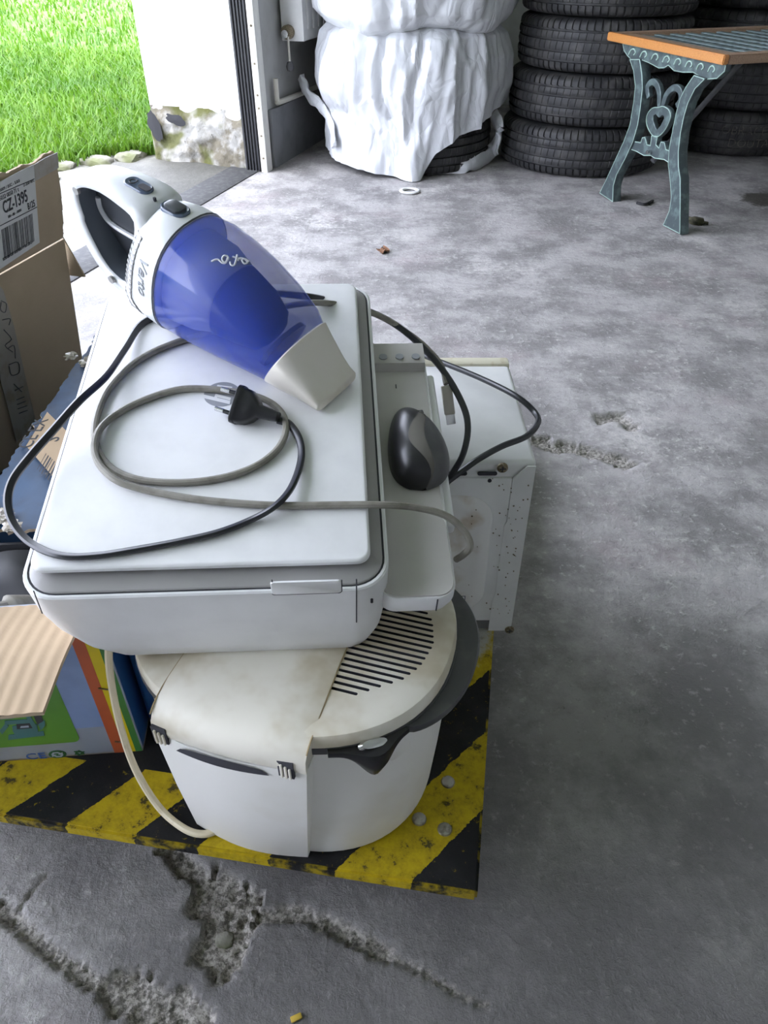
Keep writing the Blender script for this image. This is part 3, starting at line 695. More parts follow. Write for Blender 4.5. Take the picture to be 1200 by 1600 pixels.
for x in (-.12, -DLX+.12):
    for y in (.12, DLY-.12):
        c = ob('caster', MB().mat('dark_grey').box((x-.03, y-.03, -.026), (x+.03, y+.03, -.0205)).box((x-.022, y-.02, -.065), (x-.018, y+.02, -.025)).box((x+.018, y-.02, -.065), (x+.022, y+.02, -.025)), trolley)
        ob('wheel', MB().mat('black_rubber').cyl((x-.014, y, -.07), (x+.014, y, -.07), .0295, n=20), c)

# ------------------------------------------------------------ microwave seen from behind
MX0, MX1, MY0, MY1, MZ1 = -.262, .185, .7305, .985, .393
mw = thing('microwave', 'white microwave oven with rust specks standing behind the printer, back panel forward', 'microwave', (MX0, MY0, DZ))
W_, D_, H_ = MX1-MX0, MY1-MY0, MZ1-DZ
ob('case', box('micro_white', (0, .004, .018), (W_, D_, H_), .007, 3), mw)
ob('base', box('micro_bottom', (.004, .0025, .002), (W_-.030, D_, .020)), mw)
ob('door', box('micro_door', (0, D_, .012), (W_, D_+.022, H_+.002), .004), mw)
bp = MB().mat('micro_white').box((.02, .0, .020), (W_-.028, .006, H_-.022), .002); back = ob('back_panel', bp, mw)
fl_ = MB().mat('micro_white'); fl_.prism([(W_-.034, .0), (W_-.002, .0), (W_-.002, H_-.004), (W_-.012, H_-.004), (W_-.028, H_-.022), (W_-.028, H_-.09), (W_-.031, H_-.095), (W_-.031, .07), (W_-.034, .062)], lambda x, z, h: (x, .0015-h, z), .002)
ob('flange', fl_, mw)
rings = []
for ins, dy in ((0, 0), (.003, -.003), (.012, -.008), (.018, -.009)):
    rings.append([(x, -.0005+dy+.0005, z) for x, z in rrect(.05+ins, W_-.047-ins, .040+ins, H_-.048-ins, .038-ins*.8, 6)])
ob('pressed_panel', MB().mat('micro_dirty').loft([[(x, .002, z) for x, _, z in rings[0]]]+rings), mw, smooth=50)
def mwp(px, py, y=0): return aty(px, py, MY0+y) - Vector((MX0, MY0, DZ))
for px, py in ((785, 730), (796, 983)):
    p = mwp(px, py); s_ = ob('screw', MB().mat('rust').lathe([(0, .0), (.004, 0), (.0065, -.0015), (.0068, -.004)], 14), mw, loc=(p.x, -.004, p.z), rot=(math.pi/2, 0, 0))
    ob('screw_slot', MB().mat('seam').box((-.004, -.0007, .0002), (.004, .0007, .0006)).box((-.0007, -.004, .0002), (.0007, .004, .0006)), s_)
for x0, x1, py in ((700, 730, 740), (746, 777, 740)):
    a, b_ = mwp(x0, py), mwp(x1, py)
    ob('vent_slot', MB().mat('seam').prism(rrect(a.x, b_.x, a.z-.0027, a.z+.0027, .0026, 4), lambda x, z, h: (x, .0008-h, z), .0012), mw)
for px, py in ((765, 751), (711, 961)):
    p = mwp(px, py); ob('hole', MB().mat('seam').cyl((p.x, .0008, p.z), (p.x, -.0006, p.z), .0026, n=12), mw)
sp_ = MB().mat('rust')
for k in range(70):
    x = W_-.004-abs(random.gauss(0, .035)); z = random.uniform(.03, H_-.02); r = random.choice((.0006, .0008, .0011))
    yy = -.0098 if x < W_-.06 and .055 < z < H_-.06 else -.0012
    sp_.cyl((x, yy+.0008, z), (x, yy, z), r, n=6)
so = ob('rust_specks', sp_, mw); so['kind'] = 'stuff'
a, b_ = mwp(693, 947, -.006), mwp(727, 928, -.006)
lb = ob('rating_label', MB().mat('paper').box((a.x-.05, -.0098, a.z), (b_.x, -.0088, b_.z)), mw)
fr_ = MB().mat('ink')
for lo, hi in (((a.x-.05, b_.z-.0009), (b_.x, b_.z)), ((a.x-.05, a.z), (b_.x, a.z+.0009)), ((b_.x-.0009, a.z), (b_.x, b_.z)), ((b_.x-.0115, a.z+.003), (b_.x-.0108, b_.z))): fr_.box((lo[0], -.0100, lo[1]), (hi[0], -.0097, hi[1]))
for k in range(4): fr_.box((b_.x-.009, -.010, a.z+.0045+k*.0018), (b_.x-.004, -.0097, a.z+.0056+k*.0018))
ob('label_frame', fr_, lb)
text('ce_mark', 'CE', .0105, 'ink', (b_.x-.026, -.0099, a.z+.0045), (1, 0, 0), (0, 0, 1), lb, bold=.0001)
text('small_print', 'MADE IN P.R.C.', .0028, 'ink', (b_.x-.034, -.0099, a.z+.0012), (1, 0, 0), (0, 0, 1), lb)

# ------------------------------------------------------------ deep fryer
FR = Vector((-.0905, .533, DZ)); fry = thing('deep_fryer', 'round cream white deep fryer with slotted lid and dark rim under the printer', 'fryer', FR, (0, 0, math.atan2(-.283, .959)))
def oval(rg, rf, z, n=72, e=2.25, a0=0, a1=2*math.pi, closed=True):
    out = []
    for k in range(n):
        a = a0+(a1-a0)*k/(n if closed else n-1); c, s_ = math.cos(a), math.sin(a)
        out.append((rg*math.copysign(abs(c)**(2/e), c), rf*math.copysign(abs(s_)**(2/e), s_), z))
    return out
ob('body', MB().mat('fryer_white').loft([oval(.150*k, .127*k, z) for k, z in ((.94, 0), (.985, .002), (1.0, .008), (1.03, .06), (1.07, .146), (1.09, .206), (1.09, .2135))]), fry)
# hinge box at the back of the fryer (towards the viewer)
hb = MB().mat('fryer_white'); rr = []
for z, f0, xr in ((0, -.131, .044), (.004, -.135, .046), (.1, -.146, .056), (.200, -.154, .0655), (.206, -.153, .066)):
    P = []
    for k in range(13): x = -.088+(.088+xr)*k/12; P.append((x, f0-.010*math.sin(math.pi*k/12)+.006, z))
    rr.append([(xr, -.05, z)] + P[::-1] + [(-.088, -.05, z)])
hb.loft(rr); ob('hinge_housing', hb, fry, smooth=40)
lid_m = MB().mat('cream').loft([oval(.166*k, .143*k, z) for k, z in ((.985, .2215), (1.0, .2235), (.995, .2345), (.985, .2378), (.96, .2395), (.90, .2403), (.3, .2412))])
lid_o = ob('lid', lid_m, fry, smooth=45)
cut = MB().mat('seam')
for k in range(18):
    f_ = -.0786+.0074*k
    g1 = float(np.interp(f_, [-.0786, -.064, -.05, -.03, 0, .03, .055], [.092, .110, .128, .140, .146, .138, .118])); g0 = .064-.002*math.sin(k)
    cut.prism(rrect(g0, g1, f_-.0016, f_+.0016, .0015, 3), lambda x, y, h: (x, y, .2355+h), .02)
cme = cut.mesh('cut'); co_ = bpy.data.objects.new('cut', cme); COL.objects.link(co_)
co_.matrix_world = MW[fry]
md = lid_o.modifiers.new('b', 'BOOLEAN'); md.object = co_; md.operation = 'DIFFERENCE'; md.solver = 'EXACT'
try: md.material_mode = 'TRANSFER'
except Exception: pass
bpy.context.view_layer.update()
nm = bpy.data.meshes.new_from_object(lid_o.evaluated_get(bpy.context.evaluated_depsgraph_get())); lid_o.modifiers.clear(); lid_o.data = nm
bpy.data.objects.remove(co_); fixn(nm, 40)
# raised band over the lid
bd = MB().mat('cream'); prof = [(-.1535, .2085), (-.1545, .216), (-.1535, .227), (-.147, .236), (-.135, .242), (-.11, .2452), (-.05, .2468), (.03, .2468), (.09, .2455), (.118, .241)]
rr = []
for y, z in prof:
    wx = .0745+.002*(y < -.1); bow = lambda q: -.006*math.sin(math.pi*q)*(1 if y < -.12 else 0)
    P = [(-.010-wx+2*wx*k/12, y+bow(k/12)+.004*(y < -.12), z-.0010*(abs(k-6)/6)**4*4) for k in range(13)]
    rr.append(P+[(-.010+wx, y*.98+.006, .212), (-.010-wx, y*.98+.006, .212)])
ob('lid_band', bd.loft(rr), fry, smooth=45)
for sx_s in (-1, 1): ob('band_seam', MB().mat('dirt').tube([(-.010+sx_s*(.0750+.002*(y < -.1)), y, z-.0052) for y, z in prof[3:-1]], .0008, 3, 5), fry)
ob('band_gap', MB().mat('seam').grid(lambda u, v: Vector((-.062+u*.094, -.1512-.0085*math.sin(math.pi*(.18+.66*u)), .1965+v*.0130*(math.sin(math.pi*u)**.4))), 16, 3), fry)
for gx_ in (-.078, .048):
    hs = ob('hinge', MB().mat('seam').box((gx_-.0075, -.1532, .198), (gx_+.0075, -.148, .221)), fry)
    for k in range(3): ob('hinge_rib', MB().mat('cream').box((gx_-.005+k*.004, -.1550, .198), (gx_-.0028+k*.004, -.150, .217-.002*k), .0005), hs)
# dark rim, lip and latch
ob('rim_seal', MB().mat('dark_grey').loft([oval(.1645, .1395, .2125), oval(.1675, .1425, .2135), oval(.1675, .1425, .222), oval(.1645, .1395, .223)]), fry)
lipr = []
for k in range(41):
    q = k/40; a = math.radians(-34+92*q); kk = .022*math.sin(math.pi*min(1, max(0, q)))**.6
    c, s_ = math.cos(a), math.sin(a); x = math.copysign(abs(c)**(2/2.25), c); y = math.copysign(abs(s_)**(2/2.25), s_)
    lipr.append([(.160*x, .137*y, .220), ((.166+kk)*x, (.142+kk)*y, .219), ((.168+kk)*x, (.144+kk)*y, .2155), ((.166+kk)*x, (.142+kk)*y, .210), (.160*x, .137*y, .2075)])
ob('handle_lip', MB().mat('dark_grey').loft(lipr), fry, smooth=50)
lt = []
for k in range(25):
    q = k/24; a = math.radians(-64+30*q); dz = .030*math.exp(-((q-.52)/.20)**2); ou = .004+.012*math.exp(-((q-.52)/.25)**2)
    c, s_ = math.cos(a), math.sin(a); x = math.copysign(abs(c)**(2/2.25), c); y = math.copysign(abs(s_)**(2/2.25), s_)
    lt.append([(.158*x, .135*y, .2215), ((.166+ou)*x, (.143+ou)*y, .221), ((.167+ou)*x, (.144+ou)*y, .2165-dz*.5), ((.165+ou*.6)*x, (.142+ou*.6)*y, .2105-dz), (.158*x, .135*y, .2085-dz)])
la = ob('latch', MB().mat('black_plastic').loft(lt), fry, smooth=50)
ob('latch_recess', MB().mat('chrome').loft([oval(.016*k, .005*k, z, 20) for k, z in ((1, 0), (.8, .003), (.3, .004))]), la, loc=(.118, -.113, .222), rot=(.5, .25, .75))
a = math.radians(-33); ob('handle_bracket', MB().mat('fryer_white').box((-.013, -.006, -.022), (.013, .010, .014), .004), fry, loc=(.158*math.cos(a), .150*math.sin(a), .192), rot=(0, 0, a+math.pi/2))
cp_ = [aty(172, 985, .525), aty(170, 1030, .522), aty(177, 1085, .515), aty(191, 1145, .50), aty(214, 1207, .475), atz(250, 1263, .108), atz(290, 1296, .105), atz(322, 1303, .105), atz(345, 1292, .106), atz(370, 1270, .106)]
ob('cord', MB().mat('cream_cord').tube(cp_, .0042, 8, 10), fry, world=True)

# ------------------------------------------------------------ colourful product box with open flap
CB = Vector((-.2976, .5316, DZ)); cbr = math.atan2(.0156, .1714)
cb = thing('product_box', 'colourful printed cardboard box with open brown flap at the trolley front', 'box', CB, (0, 0, cbr))
CBW, CBD, CBH = .55, .105, .259; CBi = MW[cb].inverted(); CBn = (MW[cb].to_3x3() @ Vector((0, -1, 0)))
def fb(px, py): q = CBi @ atp(px, py, CB, CBn); return q.x, q.z
def wallp(k, lo, hi): return box(k, lo, hi, .0008)
pf_ = ob('front_panel', wallp('print_pale', (-CBW, 0, 0), (0, .004, CBH)), cb)
ob('side_panel', wallp('blue_plastic', (-.004, .004, 0), (0, CBD, CBH)), cb); ob('side_panel', wallp('print_blue', (-CBW, .004, 0), (-CBW+.004, CBD, CBH)), cb)
ob('back_panel', wallp('black_rubber', (-CBW+.004, CBD-.004, 0), (-.004, CBD, CBH)), cb); ob('bottom_panel', wallp('cardboard', (-CBW, 0, 0), (0, CBD, .004)), cb)  # back panel coloured black to deepen the shade inside the box
def pr_(name, k, poly_, h=.0005, off=0): return ob(name, MB().mat(k).prism(poly_, lambda x, z, q: (x, -off-q, z), h), pf_)
x_r0 = fb(180, 1177)[0]; x_r1 = fb(197, 1176)[0]; x_y1 = fb(212, 1120)[0]*.5 + fb(154, 1023)[0]*.5; x_y1 = x_r1+(x_r1-x_r0)*.95
pr_('blue_print', 'print_blue', [(-CBW+.001, .055), (x_r0, .055), (x_r0, CBH-.001), (-CBW+.001, CBH-.001)])
pr_('red_stripe', 'print_red', [(x_r0, .001), (x_r1, .001), (x_r1, CBH-.001), (x_r0, CBH-.001)], .0007)
pr_('yellow_stripe', 'print_yellow', [(x_r1, .001), (x_y1, .001), (x_y1, CBH-.001), (x_r1, CBH-.001)], .0006)
pr_('green_stripe', 'print_dgreen', [(x_y1, .001), (-.001, .001), (-.001, CBH-.001), (x_y1, CBH-.001)], .0007)
gx1, gz0 = fb(124, 1153)[0], fb(60, 1163)[1]
gp = pr_('green_picture', 'print_green', rrect(gx1-.30, gx1, gz0, gz0+.15, .008), .0008)
pic = MB()
for k, P in (('teal', [(13,1155),(70,1148),(68,1141),(14,1147)]), ('teal', [(20,1140),(24,1147),(60,1143),(58,1130),(20,1133)]), ('ink', [(27,1138),(55,1136),(52,1128),(26,1130)]), ('print_pale', [(32,1136),(46,1135),(45,1132),(33,1133)]),
             ('teal', [(33,1105),(41,1105),(58,1135),(52,1137)]), ('ink', [(46,1103),(57,1098),(68,1125),(60,1132)]), ('teal', [(0,1118),(22,1115),(22,1121),(0,1123)]), ('teal', [(8,1125),(50,1122),(50,1128),(8,1131)]), ('teal', [(60,1130),(70,1124),(71,1132),(64,1140)]), ('ink', [(0,1108),(28,1105),(28,1110),(0,1112)]), ('teal', [(0,1140),(10,1128),(14,1133),(4,1146)])):
    pic.mat(k).prism([fb(*p) for p in P], lambda x, z, q: (x, -.0008-q, z), .0004+.0001*len(pic.f)**.3)
ob('machine_picture', pic, gp)
x0, z0 = fb(42, 1186); text('ce_mark', 'CE', .0165, 'blue_ink', (x0, -.0008, z0), (1, 0, 0), (0, 0, 1), pf_, sx=1.25)
x0, z0 = fb(90, 1178); gd_ = pr_('green_dot', 'green_ink', [(x0+.0105*math.cos(a), z0+.0075*math.sin(a)) for a in [2*math.pi*i/24 for i in range(24)]], .0008)
pr2 = MB().mat('print_pale')
for sg in (1, -1): pr2.prism([(x0+sg*px_*.001, z0+sg*pz_*.001) for px_, pz_ in ((-7, 1.2), (-4, 5), (2, 5), (4.5, 2.5), (7, 3.8), (6.5, -1), (1, .2), (3, 1.3), (1, 3), (-2.5, 3), (-4.3, 1))], lambda x, z, q: (x, -.0008-q, z), .0004)
ob('arrow_pair', pr2, gd_)
x0, z0 = fb(124, 1176)
for k in range(3):
    a = math.radians(90+120*k); t_ = math.radians(120*k)
    P = [(-.0055, .0035), (-.001, .0035), (.0005, .0055), (.0045, .0005), (.0005, .0005), (-.0035, .0005)]
    pr_('recycle_arrow', 'green_ink', [(x0+px_*math.cos(t_)-(pz_+.0012)*math.sin(t_), z0+.8*(px_*math.sin(t_)+(pz_+.0012)*math.cos(t_))) for px_, pz_ in P], .0008)
for px, py in ((163, 1075), (188, 1158)):
    x0, z0 = fb(px, py); ob('staple', MB().mat('rust').cyl((x0-.006, -.0014, z0+.002), (x0+.008, -.0014, z0-.003), .0009, n=6), pf_)
def flap(u, v, side=1):
    x = -CBW+u*CBW; y = -.155*v; wv = 0.00045*math.sin(x*2*math.pi/.0125+.8*noise.noise((x*20, y*20, 0)))
    z = CBH+.001+.027*v+.006*math.sin(math.pi*v)+.004*noise.noise((x*9, y*9, 5))
    return Vector((x, y, z+wv))
fm = MB().mat('cardboard_in').grid(lambda u, v: flap(u, v), 200, 8); n0 = len(fm.v)
fm.mat('cardboard').grid(lambda u, v: flap(u, v)-Vector((0, 0, .0042)), 200, 8)
for e in (lambda v: (1, v), lambda v: (v, 1)):
    fm.grid(lambda u, v, e=e: flap(*e(u))-Vector((0, 0, .0042*v)), 40, 2)
ob('flap', fm, cb, smooth=50)
tag(ob('box_shade', MB().mat('black_rubber').grid(lambda u, v: MW[cb] @ Vector((-CBW+.006+u*(CBW-.012), .006+v*(CBD-.012), .15+.10*v**.7+.02*noise.noise((u*9, v*3, 0))+.012*math.sin(u*17)*math.sin(v*3.1))), 60, 14), smooth=50), 'added black sheet standing in for the shade inside the colourful box', 'bag')  # crumpled black sheet added as the dark shade of the box interior
# grey plug and cable resting at the box mouth
plg = thing('grey_plug', 'grey moulded plug with cable lying on the box mouth left of the printer', 'plug', CB)
P0, P1, P2 = aty(-60, 958, .50), aty(8, 945, .535), aty(58, 944, .565)
ob('cable', MB().mat('grey_cord').tube([P0, P1*.6+P0*.4, P1], .0045), plg, world=True)
ob('plug_body', MB().mat('grey_cord').tube([P1, P1*.7+P2*.3, P1*.3+P2*.7, P2], [.006, .008, .0105, .0125, .0125, .0125, .0125, .0125, .0125, .0125, .0125, .0125, .0125, .0125, .0125, .012, .011, .010, .009], 6, 12, .6), plg, world=True)
tag(ob('black_loop', MB().mat('black_cord').tube([aty(30, 962, .53), aty(38, 969, .525), aty(50, 971, .525), aty(62, 965, .535)], .003)), 'short black cable loop beside the grey plug', 'cable')

# ------------------------------------------------------------ blue canister squeezed beside the fryer
bc = thing('plastic_canister', 'glossy blue plastic canister squeezed between the printed box and the fryer', 'canister', (-.277, .600, DZ), (0, 0, .05))
rings = []
for z, k in ((0, .80), (.004, .95), (.012, 1), (.19, 1), (.222, .95), (.238, .7), (.242, .4)):
    rings.append([(x, y, z) for x, y in rrect(-.019*k, .019*k, -.045*k, .045*k, .013*k)])
ob('shell', MB().mat('blue_plastic').loft(rings), bc, smooth=60)
ob('cap', MB().mat('blue_plastic').cyl((0, .02, .238), (0, .02, .256), .012), bc)
text('lettering', 'ISA', .045, 'ink', (.0192, -.03, .19), (0, 0, -1), (0, 1, 0), bc)

# ------------------------------------------------------------ worn blue box
BZ = .375; blx = thing('blue_box', 'worn blue printed carton with torn edges wedged left of the printer', 'box', (-.371, .665, DZ))
bx0, bx1, by0, by1 = -.468, -.272, .665, 1.262
def jag(q, s_): return .012*noise.noise((q*25, s_, 0)) + .006*noise.noise((q*70, s_, 1))
def bltop(u, v):
    y0 = by0-.035+jag(u, 2)*1.2; y = y0+(by1-y0)*v; xl = bx0 + jag(v*2, 5)*.6 + .035*max(0, 1-v*9)
    if v > .93: pass
    return Vector((xl+(bx1-xl)*u, y, BZ+.004*noise.noise((u*5, v*9, 7))+.006*(1-u)**2*noise.noise((v*8, 2, 2))))
bt = MB().mat('blue_board').grid(bltop, 30, 90); bt.grid(lambda u, v: bltop(u, v)-Vector((0, 0, .004)), 30, 90)
bt.mat('cardboard').grid(lambda u, v: bltop(0, u)-Vector((0, 0, .004*v)), 90, 2); bt.grid(lambda u, v: bltop(u, 0)-Vector((0, 0, .004*v)), 30, 2)
ob('top_panel', bt, blx, world=True, smooth=50)
for nm_, lo, hi in (('side_panel', (bx0+.012, by0, DZ), (bx0+.016, by1, BZ-.008)), ('side_panel', (bx1-.008, by0, DZ), (bx1-.004, by1, BZ-.008)), ('end_panel', (bx0+.016, by0, DZ), (bx1-.008, by0+.004, BZ-.008)), ('end_panel', (bx0+.016, by1-.012, DZ), (bx1-.008, by1-.008, BZ-.008))):
    ob(nm_, box('blue_board', lo, hi), blx, world=True)
q4 = lambda P, z: [atz(x, y, z) for x, y in P]
def sheet(k, P, th=.0006):
    n = len(P); up = Vector((0, 0, th)); return MB().mat(k).add([p for p in P]+[p+up for p in P], [tuple(range(n)), tuple(range(n, 2*n))]+[(i, (i+1) % n, n+(i+1) % n, n+i) for i in range(n)])
lbz = BZ+.005
L4 = q4([(41, 697), (74, 644), (130, 700), (100, 765)], lbz); lab = ob('torn_label', sheet('cardboard_in', L4), blx, world=True)
lr = (L4[2]-L4[1]).normalized(); lu = (L4[1]-L4[0]).normalized(); o_ = L4[0]
text('label_text', 'CE EX', .026, 'ink', atz(48, 700, lbz+.0009), lu, -lr, lab, world=True); text('label_text', 'S', .026, 'ink', atz(90, 690, lbz+.0009), lu, -lr, lab, world=True)
bb = MB().mat('ink')
for k in range(9):
    w0 = .0012+.0012*(k*7 % 3); p = atz(72+k*.5, 708, lbz+.0008)+lr*.0055*k
    bb.add([p, p+lr*w0, p+lr*w0-lu*.035, p-lu*.035], [(0, 1, 2, 3)])
ob('barcode', bb, lab, world=True)
def crumple(c, r, seed, k='tape_clear'):
    bm = bmesh.new(); bmesh.ops.create_icosphere(bm, subdivisions=3, radius=1)
    for v in bm.verts: v.co = Vector(c)+v.co*(.55+.9*abs(noise.noise(v.co*2.2+Vector((seed, 0, 0)))))*r
    for v in bm.verts: v.co.z = c[2]+(v.co.z-c[2])*.5
    return MB().mat(k).bm(bm)
for px, py, r in ((113, 556, .012), (138, 565, .016), (141, 580, .012), (4, 805, .014), (18, 822, .012)): ob('torn_tape', crumple(atz(px, py, BZ+.006), r, px), blx, world=True, smooth=25)

# ------------------------------------------------------------ tall brown carton
BF = Vector((-.598, 1.40, 0)); tb = Vector((.243, .970, 0)); tn = Vector((.970, -.243, 0))
tall = thing('cardboard_box', 'tall brown cardboard box with shipping label on its raised flap', 'box', BF+Vector((0, 0, DZ)))
CZ = .441
def sidep(a, z, off=0): return BF - tb*a + tn*(-.045*max(0, (CZ-z))/.34 + .030*max(0, (z-CZ))/.15*1.0 + off) + Vector((0, 0, z))
def topz(a): return .591-.012*a+.006*noise.noise((a*22, 0, 0))+.004*noise.noise((a*70, 1, 0)) - .03*max(0, 1-a/.008)
def slab(fn, nu, nv, th, k):
    mb = MB().mat(k).grid(lambda u, v: fn(u, v, 0), nu, nv); mb.grid(lambda u, v: fn(u, v, -th), nu, nv)
    for e in (lambda q: (0, q), lambda q: (1, q), lambda q: (q, 0), lambda q: (q, 1)): mb.grid(lambda u, v, e=e: fn(*e(u), -th*v), max(nu, nv), 2)
    return mb
def sp_side(u, v, o): a = u*.65; z = DZ+.001+v*(CZ-DZ-.003); return sidep(a, z, o+.006*math.sin(math.pi*v)*math.sin(math.pi*u))
def sp_flap(u, v, o):
    a = .002+u*.60+jag(v, 3)*.35*(1-u)**8; return sidep(a, CZ+.001+v*(topz(a)-CZ), o+.004*math.sin(v*3))
ob('side_panel', slab(sp_side, 12, 14, .005, 'cardboard'), tall, world=True, smooth=40)
flp = ob('raised_flap', slab(sp_flap, 120, 14, .005, 'cardboard'), tall, world=True, smooth=40)
def vquad(a, b_, z0, z1): # upright panel between two floor points
    a = Vector(a); b_ = Vector(b_); n_ = (b_-a).cross(Vector((0, 0, 1))).normalized()*.005; Z = Vector((0, 0, 1))
    P = [a+Z*z0, b_+Z*z0, b_+Z*z1, a+Z*z1]; return MB().mat('cardboard').add(P+[p-n_ for p in P], [(0, 1, 2, 3), (4, 5, 6, 7), (0, 1, 5, 4), (1, 2, 6, 5), (2, 3, 7, 6), (3, 0, 4, 7)])
c0 = BF-tn*.055; c1 = c0-tn*.40
ob('end_panel', vquad(c0-tb*.003, c1-tb*.003, DZ, CZ), tall, world=True); ob('end_panel', vquad(c0-tb*.65, c1-tb*.65, DZ, CZ), tall, world=True); ob('side_panel', vquad(c1, c1-tb*.65, DZ, CZ), tall, world=True)
fp = [aty(98, 372, 1.41), aty(133, 433, 1.40), aty(104, 430, 1.405), aty(80, 400, 1.41)]
ob('end_flap', MB().mat('cardboard').add(fp+[p+Vector((0, .005, 0)) for p in fp], [(0, 1, 2, 3), (4, 5, 6, 7), (0, 1, 5, 4), (1, 2, 6, 5), (2, 3, 7, 6), (3, 0, 4, 7)]), tall, world=True)
# shipping label on the flap
pA, pB, pC = sidep(0, CZ+.01), sidep(.3, CZ+.01), sidep(0, .58); fnrm = (pB-pA).cross(pC-pA).normalized()
if fnrm.dot(EYE-pA) < 0: fnrm = -fnrm
def fpx(px, py, off): return atp(px, py, pA+fnrm*off, fnrm)
def decal(name, k, P, off, par): 
    V_ = [fpx(x, y, off) for x, y in P]+[fpx(x, y, off)-fnrm*.0006 for x, y in P]; n = len(P)
    return ob(name, MB().mat(k).add(V_, [tuple(range(n)), tuple(range(n, 2*n))]+[(i, (i+1) % n, n+(i+1) % n, n+i) for i in range(n)]), par, world=True)
OFF = .0062
sl = decal('shipping_label', 'paper', [(-40, 300), (0, 284), (30, 268), (53, 257), (62, 379), (0, 421), (-40, 446)], OFF, flp)
decal('clear_tape', 'tape_clear', [(54, 257), (70, 247), (90, 238), (92, 262), (75, 272), (55, 283)], OFF, flp)
fr_ = (fpx(54, 320, OFF)-fpx(0, 350, OFF)).normalized(); fu = fnrm.cross(fr_).normalized()
def ltext(s_, size, px, py, bold=0, sx=1): text('label_text', s_, size, 'ink', fpx(px, py, OFF+.0004), fr_, fu, sl, world=True, bold=bold, sx=sx)
ltext('CZ-1395', .027, 6, 334, .0005, .66); ltext('B125', .016, 44, 328, .0002, .62); ltext('5032 0050 71 t', .010, 0, 314, 0, .8); ltext('0009 / BSC - 5.0.0', .007, 0, 300); ltext('D-2DD-9DC', .007, 37, 292, 0, .8)
ltext('BR - 02 - 0000', .006, 13, 341); ltext('0078 000 CR7 5032 0050 71 325 223 2', .0075, 5, 408, 0, .66)
for (xa, ya), (xb, yb) in (((-30, 315), (54, 279)), ((-30, 368), (58, 323))):
    decal('rule_line', 'ink', [(xa, ya), (xb, yb), (xb, yb+1.2), (xa, ya+1.2)], OFF+.0004, sl)
bb = MB().mat('ink'); A_, B_ = fpx(2, 359, OFF+.0004), fpx(51, 333, OFF+.0004); dn = (fpx(7, 404, OFF+.0004)-A_); x = 0
while x < 1:
    w0 = random.choice((.008, .012, .02, .028)); p = A_+(B_-A_)*x; p2 = A_+(B_-A_)*min(1, x+w0); bb.add([p, p2, p2+dn, p+dn], [(0, 1, 2, 3)]); x += w0+random.choice((.01, .015, .022))
ob('barcode', bb, sl, world=True)
# printed tape down the side panel
qA, qB, qC = sidep(.1, .2), sidep(.4, .2), sidep(.1, .42); qn = (qB-qA).cross(qC-qA).normalized()
if qn.dot(EYE-qA) < 0: qn = -qn
def spx(px, py, off): return atp(px, py, qA+qn*off, qn)
def sdecal(name, k, P, off, par):
    V_ = [spx(x, y, off) for x, y in P]; n = len(P); V_ += [p-qn*.0006 for p in V_]
    return ob(name, MB().mat(k).add(V_, [tuple(range(n)), tuple(range(n, 2*n))]+[(i, (i+1) % n, n+(i+1) % n, n+i) for i in range(n)]), par, world=True)
side0 = [o for o in tall.children if o.name.startswith('side_panel')][0]
tpo = sdecal('printed_tape', 'tape_clear', [(-20, 420), (6, 455), (22, 510), (40, 590), (57, 662), (26, 690), (8, 620), (-20, 520)], .0085, side0)
doo = MB().mat('ink')
for P in ([(2,470),(10,475),(8,488),(1,484),(2,472)], [(4,500),(16,498),(14,508)], [(6,515),(18,530),(8,540),(20,550)], [(12,545),(22,540),(24,560)], [(14,570),(28,566),(30,582),(18,586),(14,572)], [(22,600),(34,612)], [(24,610),(36,604)], [(26,625),(38,620)], [(27,632),(40,627)], [(28,639),(42,634)], [(30,646),(43,641)]):
    doo.tube([spx(x, y, .0095) for x, y in P], .0007, 3, 5)
ob('tape_print', doo, tpo, world=True)

# ------------------------------------------------------------ printer, tilted up at the back
PO = Vector((-.2987, .4536, .4773)); PE = (.2186, .0156, .0595)
prn = thing('printer', 'white all-in-one printer with grey trim lying tilted on the fryer and microwave', 'printer', PO, PE)
PM = MW[prn]; PMi = PM.inverted(); PW = PM.to_3x3() @ Vector((0, 0, 1))
def lidp(px, py, h): return PMi @ atp(px, py, PO+PW*h, PW)      # photo point at height h over the lid -> printer coordinates
def lidw(px, py, h): return atp(px, py, PO+PW*h, PW)
rl = lambda u0, u1, v0, v1, r, w_, n=8: [(x, y, w_) for x, y in rrect(u0, u1, v0, v1, r, n)]
U0, U1, V0, V1 = -.011, .3045, -.020, .428
body = MB().mat('white_plastic').loft([rl(.060, .272, .0, V1-.03, .02, -.133), rl(.050, .283, -.008, V1-.02, .025, -.1325), rl(.030, .294, -.0155, V1-.01, .03, -.124), rl(.010, .300, -.019, V1, .032, -.105),
    rl(U0+.006, .303, -.020, V1, .032, -.075), rl(U0, U1, V0, V1, .032, -.05), rl(U0, U1, V0, V1, .032, -.0165), rl(U0+.0015, U1-.0015, V0+.0015, V1-.0015, .031, -.0150), rl(U0+.0035, U1-.0035, V0+.0035, V1-.0035, .030, -.0150), rl(U0+.0038, U1-.0038, V0+.0038, V1-.0038, .030, -.0185)])
body_o = ob('body', body, prn, smooth=40)
ob('seam_line', MB().mat('seam').loft([rl(U0+.0036, U1-.0036, V0+.0036, V1-.0036, .0295, -.0178), rl(U0+.0036, U1-.0036, V0+.0036, V1-.0036, .0295, -.0158)]), prn)
ob('scanner_frame', MB().mat('printer_grey').loft([rl(U0+.0055, U1-.0055, V0+.0055, V1-.0055, .028, -.0165), rl(U0+.0055, U1-.0055, V0+.0055, V1-.0055, .028, -.0150), rl(U0+.0065, U1-.0065, V0+.0065, V1-.0065, .027, -.0140), rl(.0, .290, .0, V1-.012, .02, -.0115)]), prn, smooth=30)
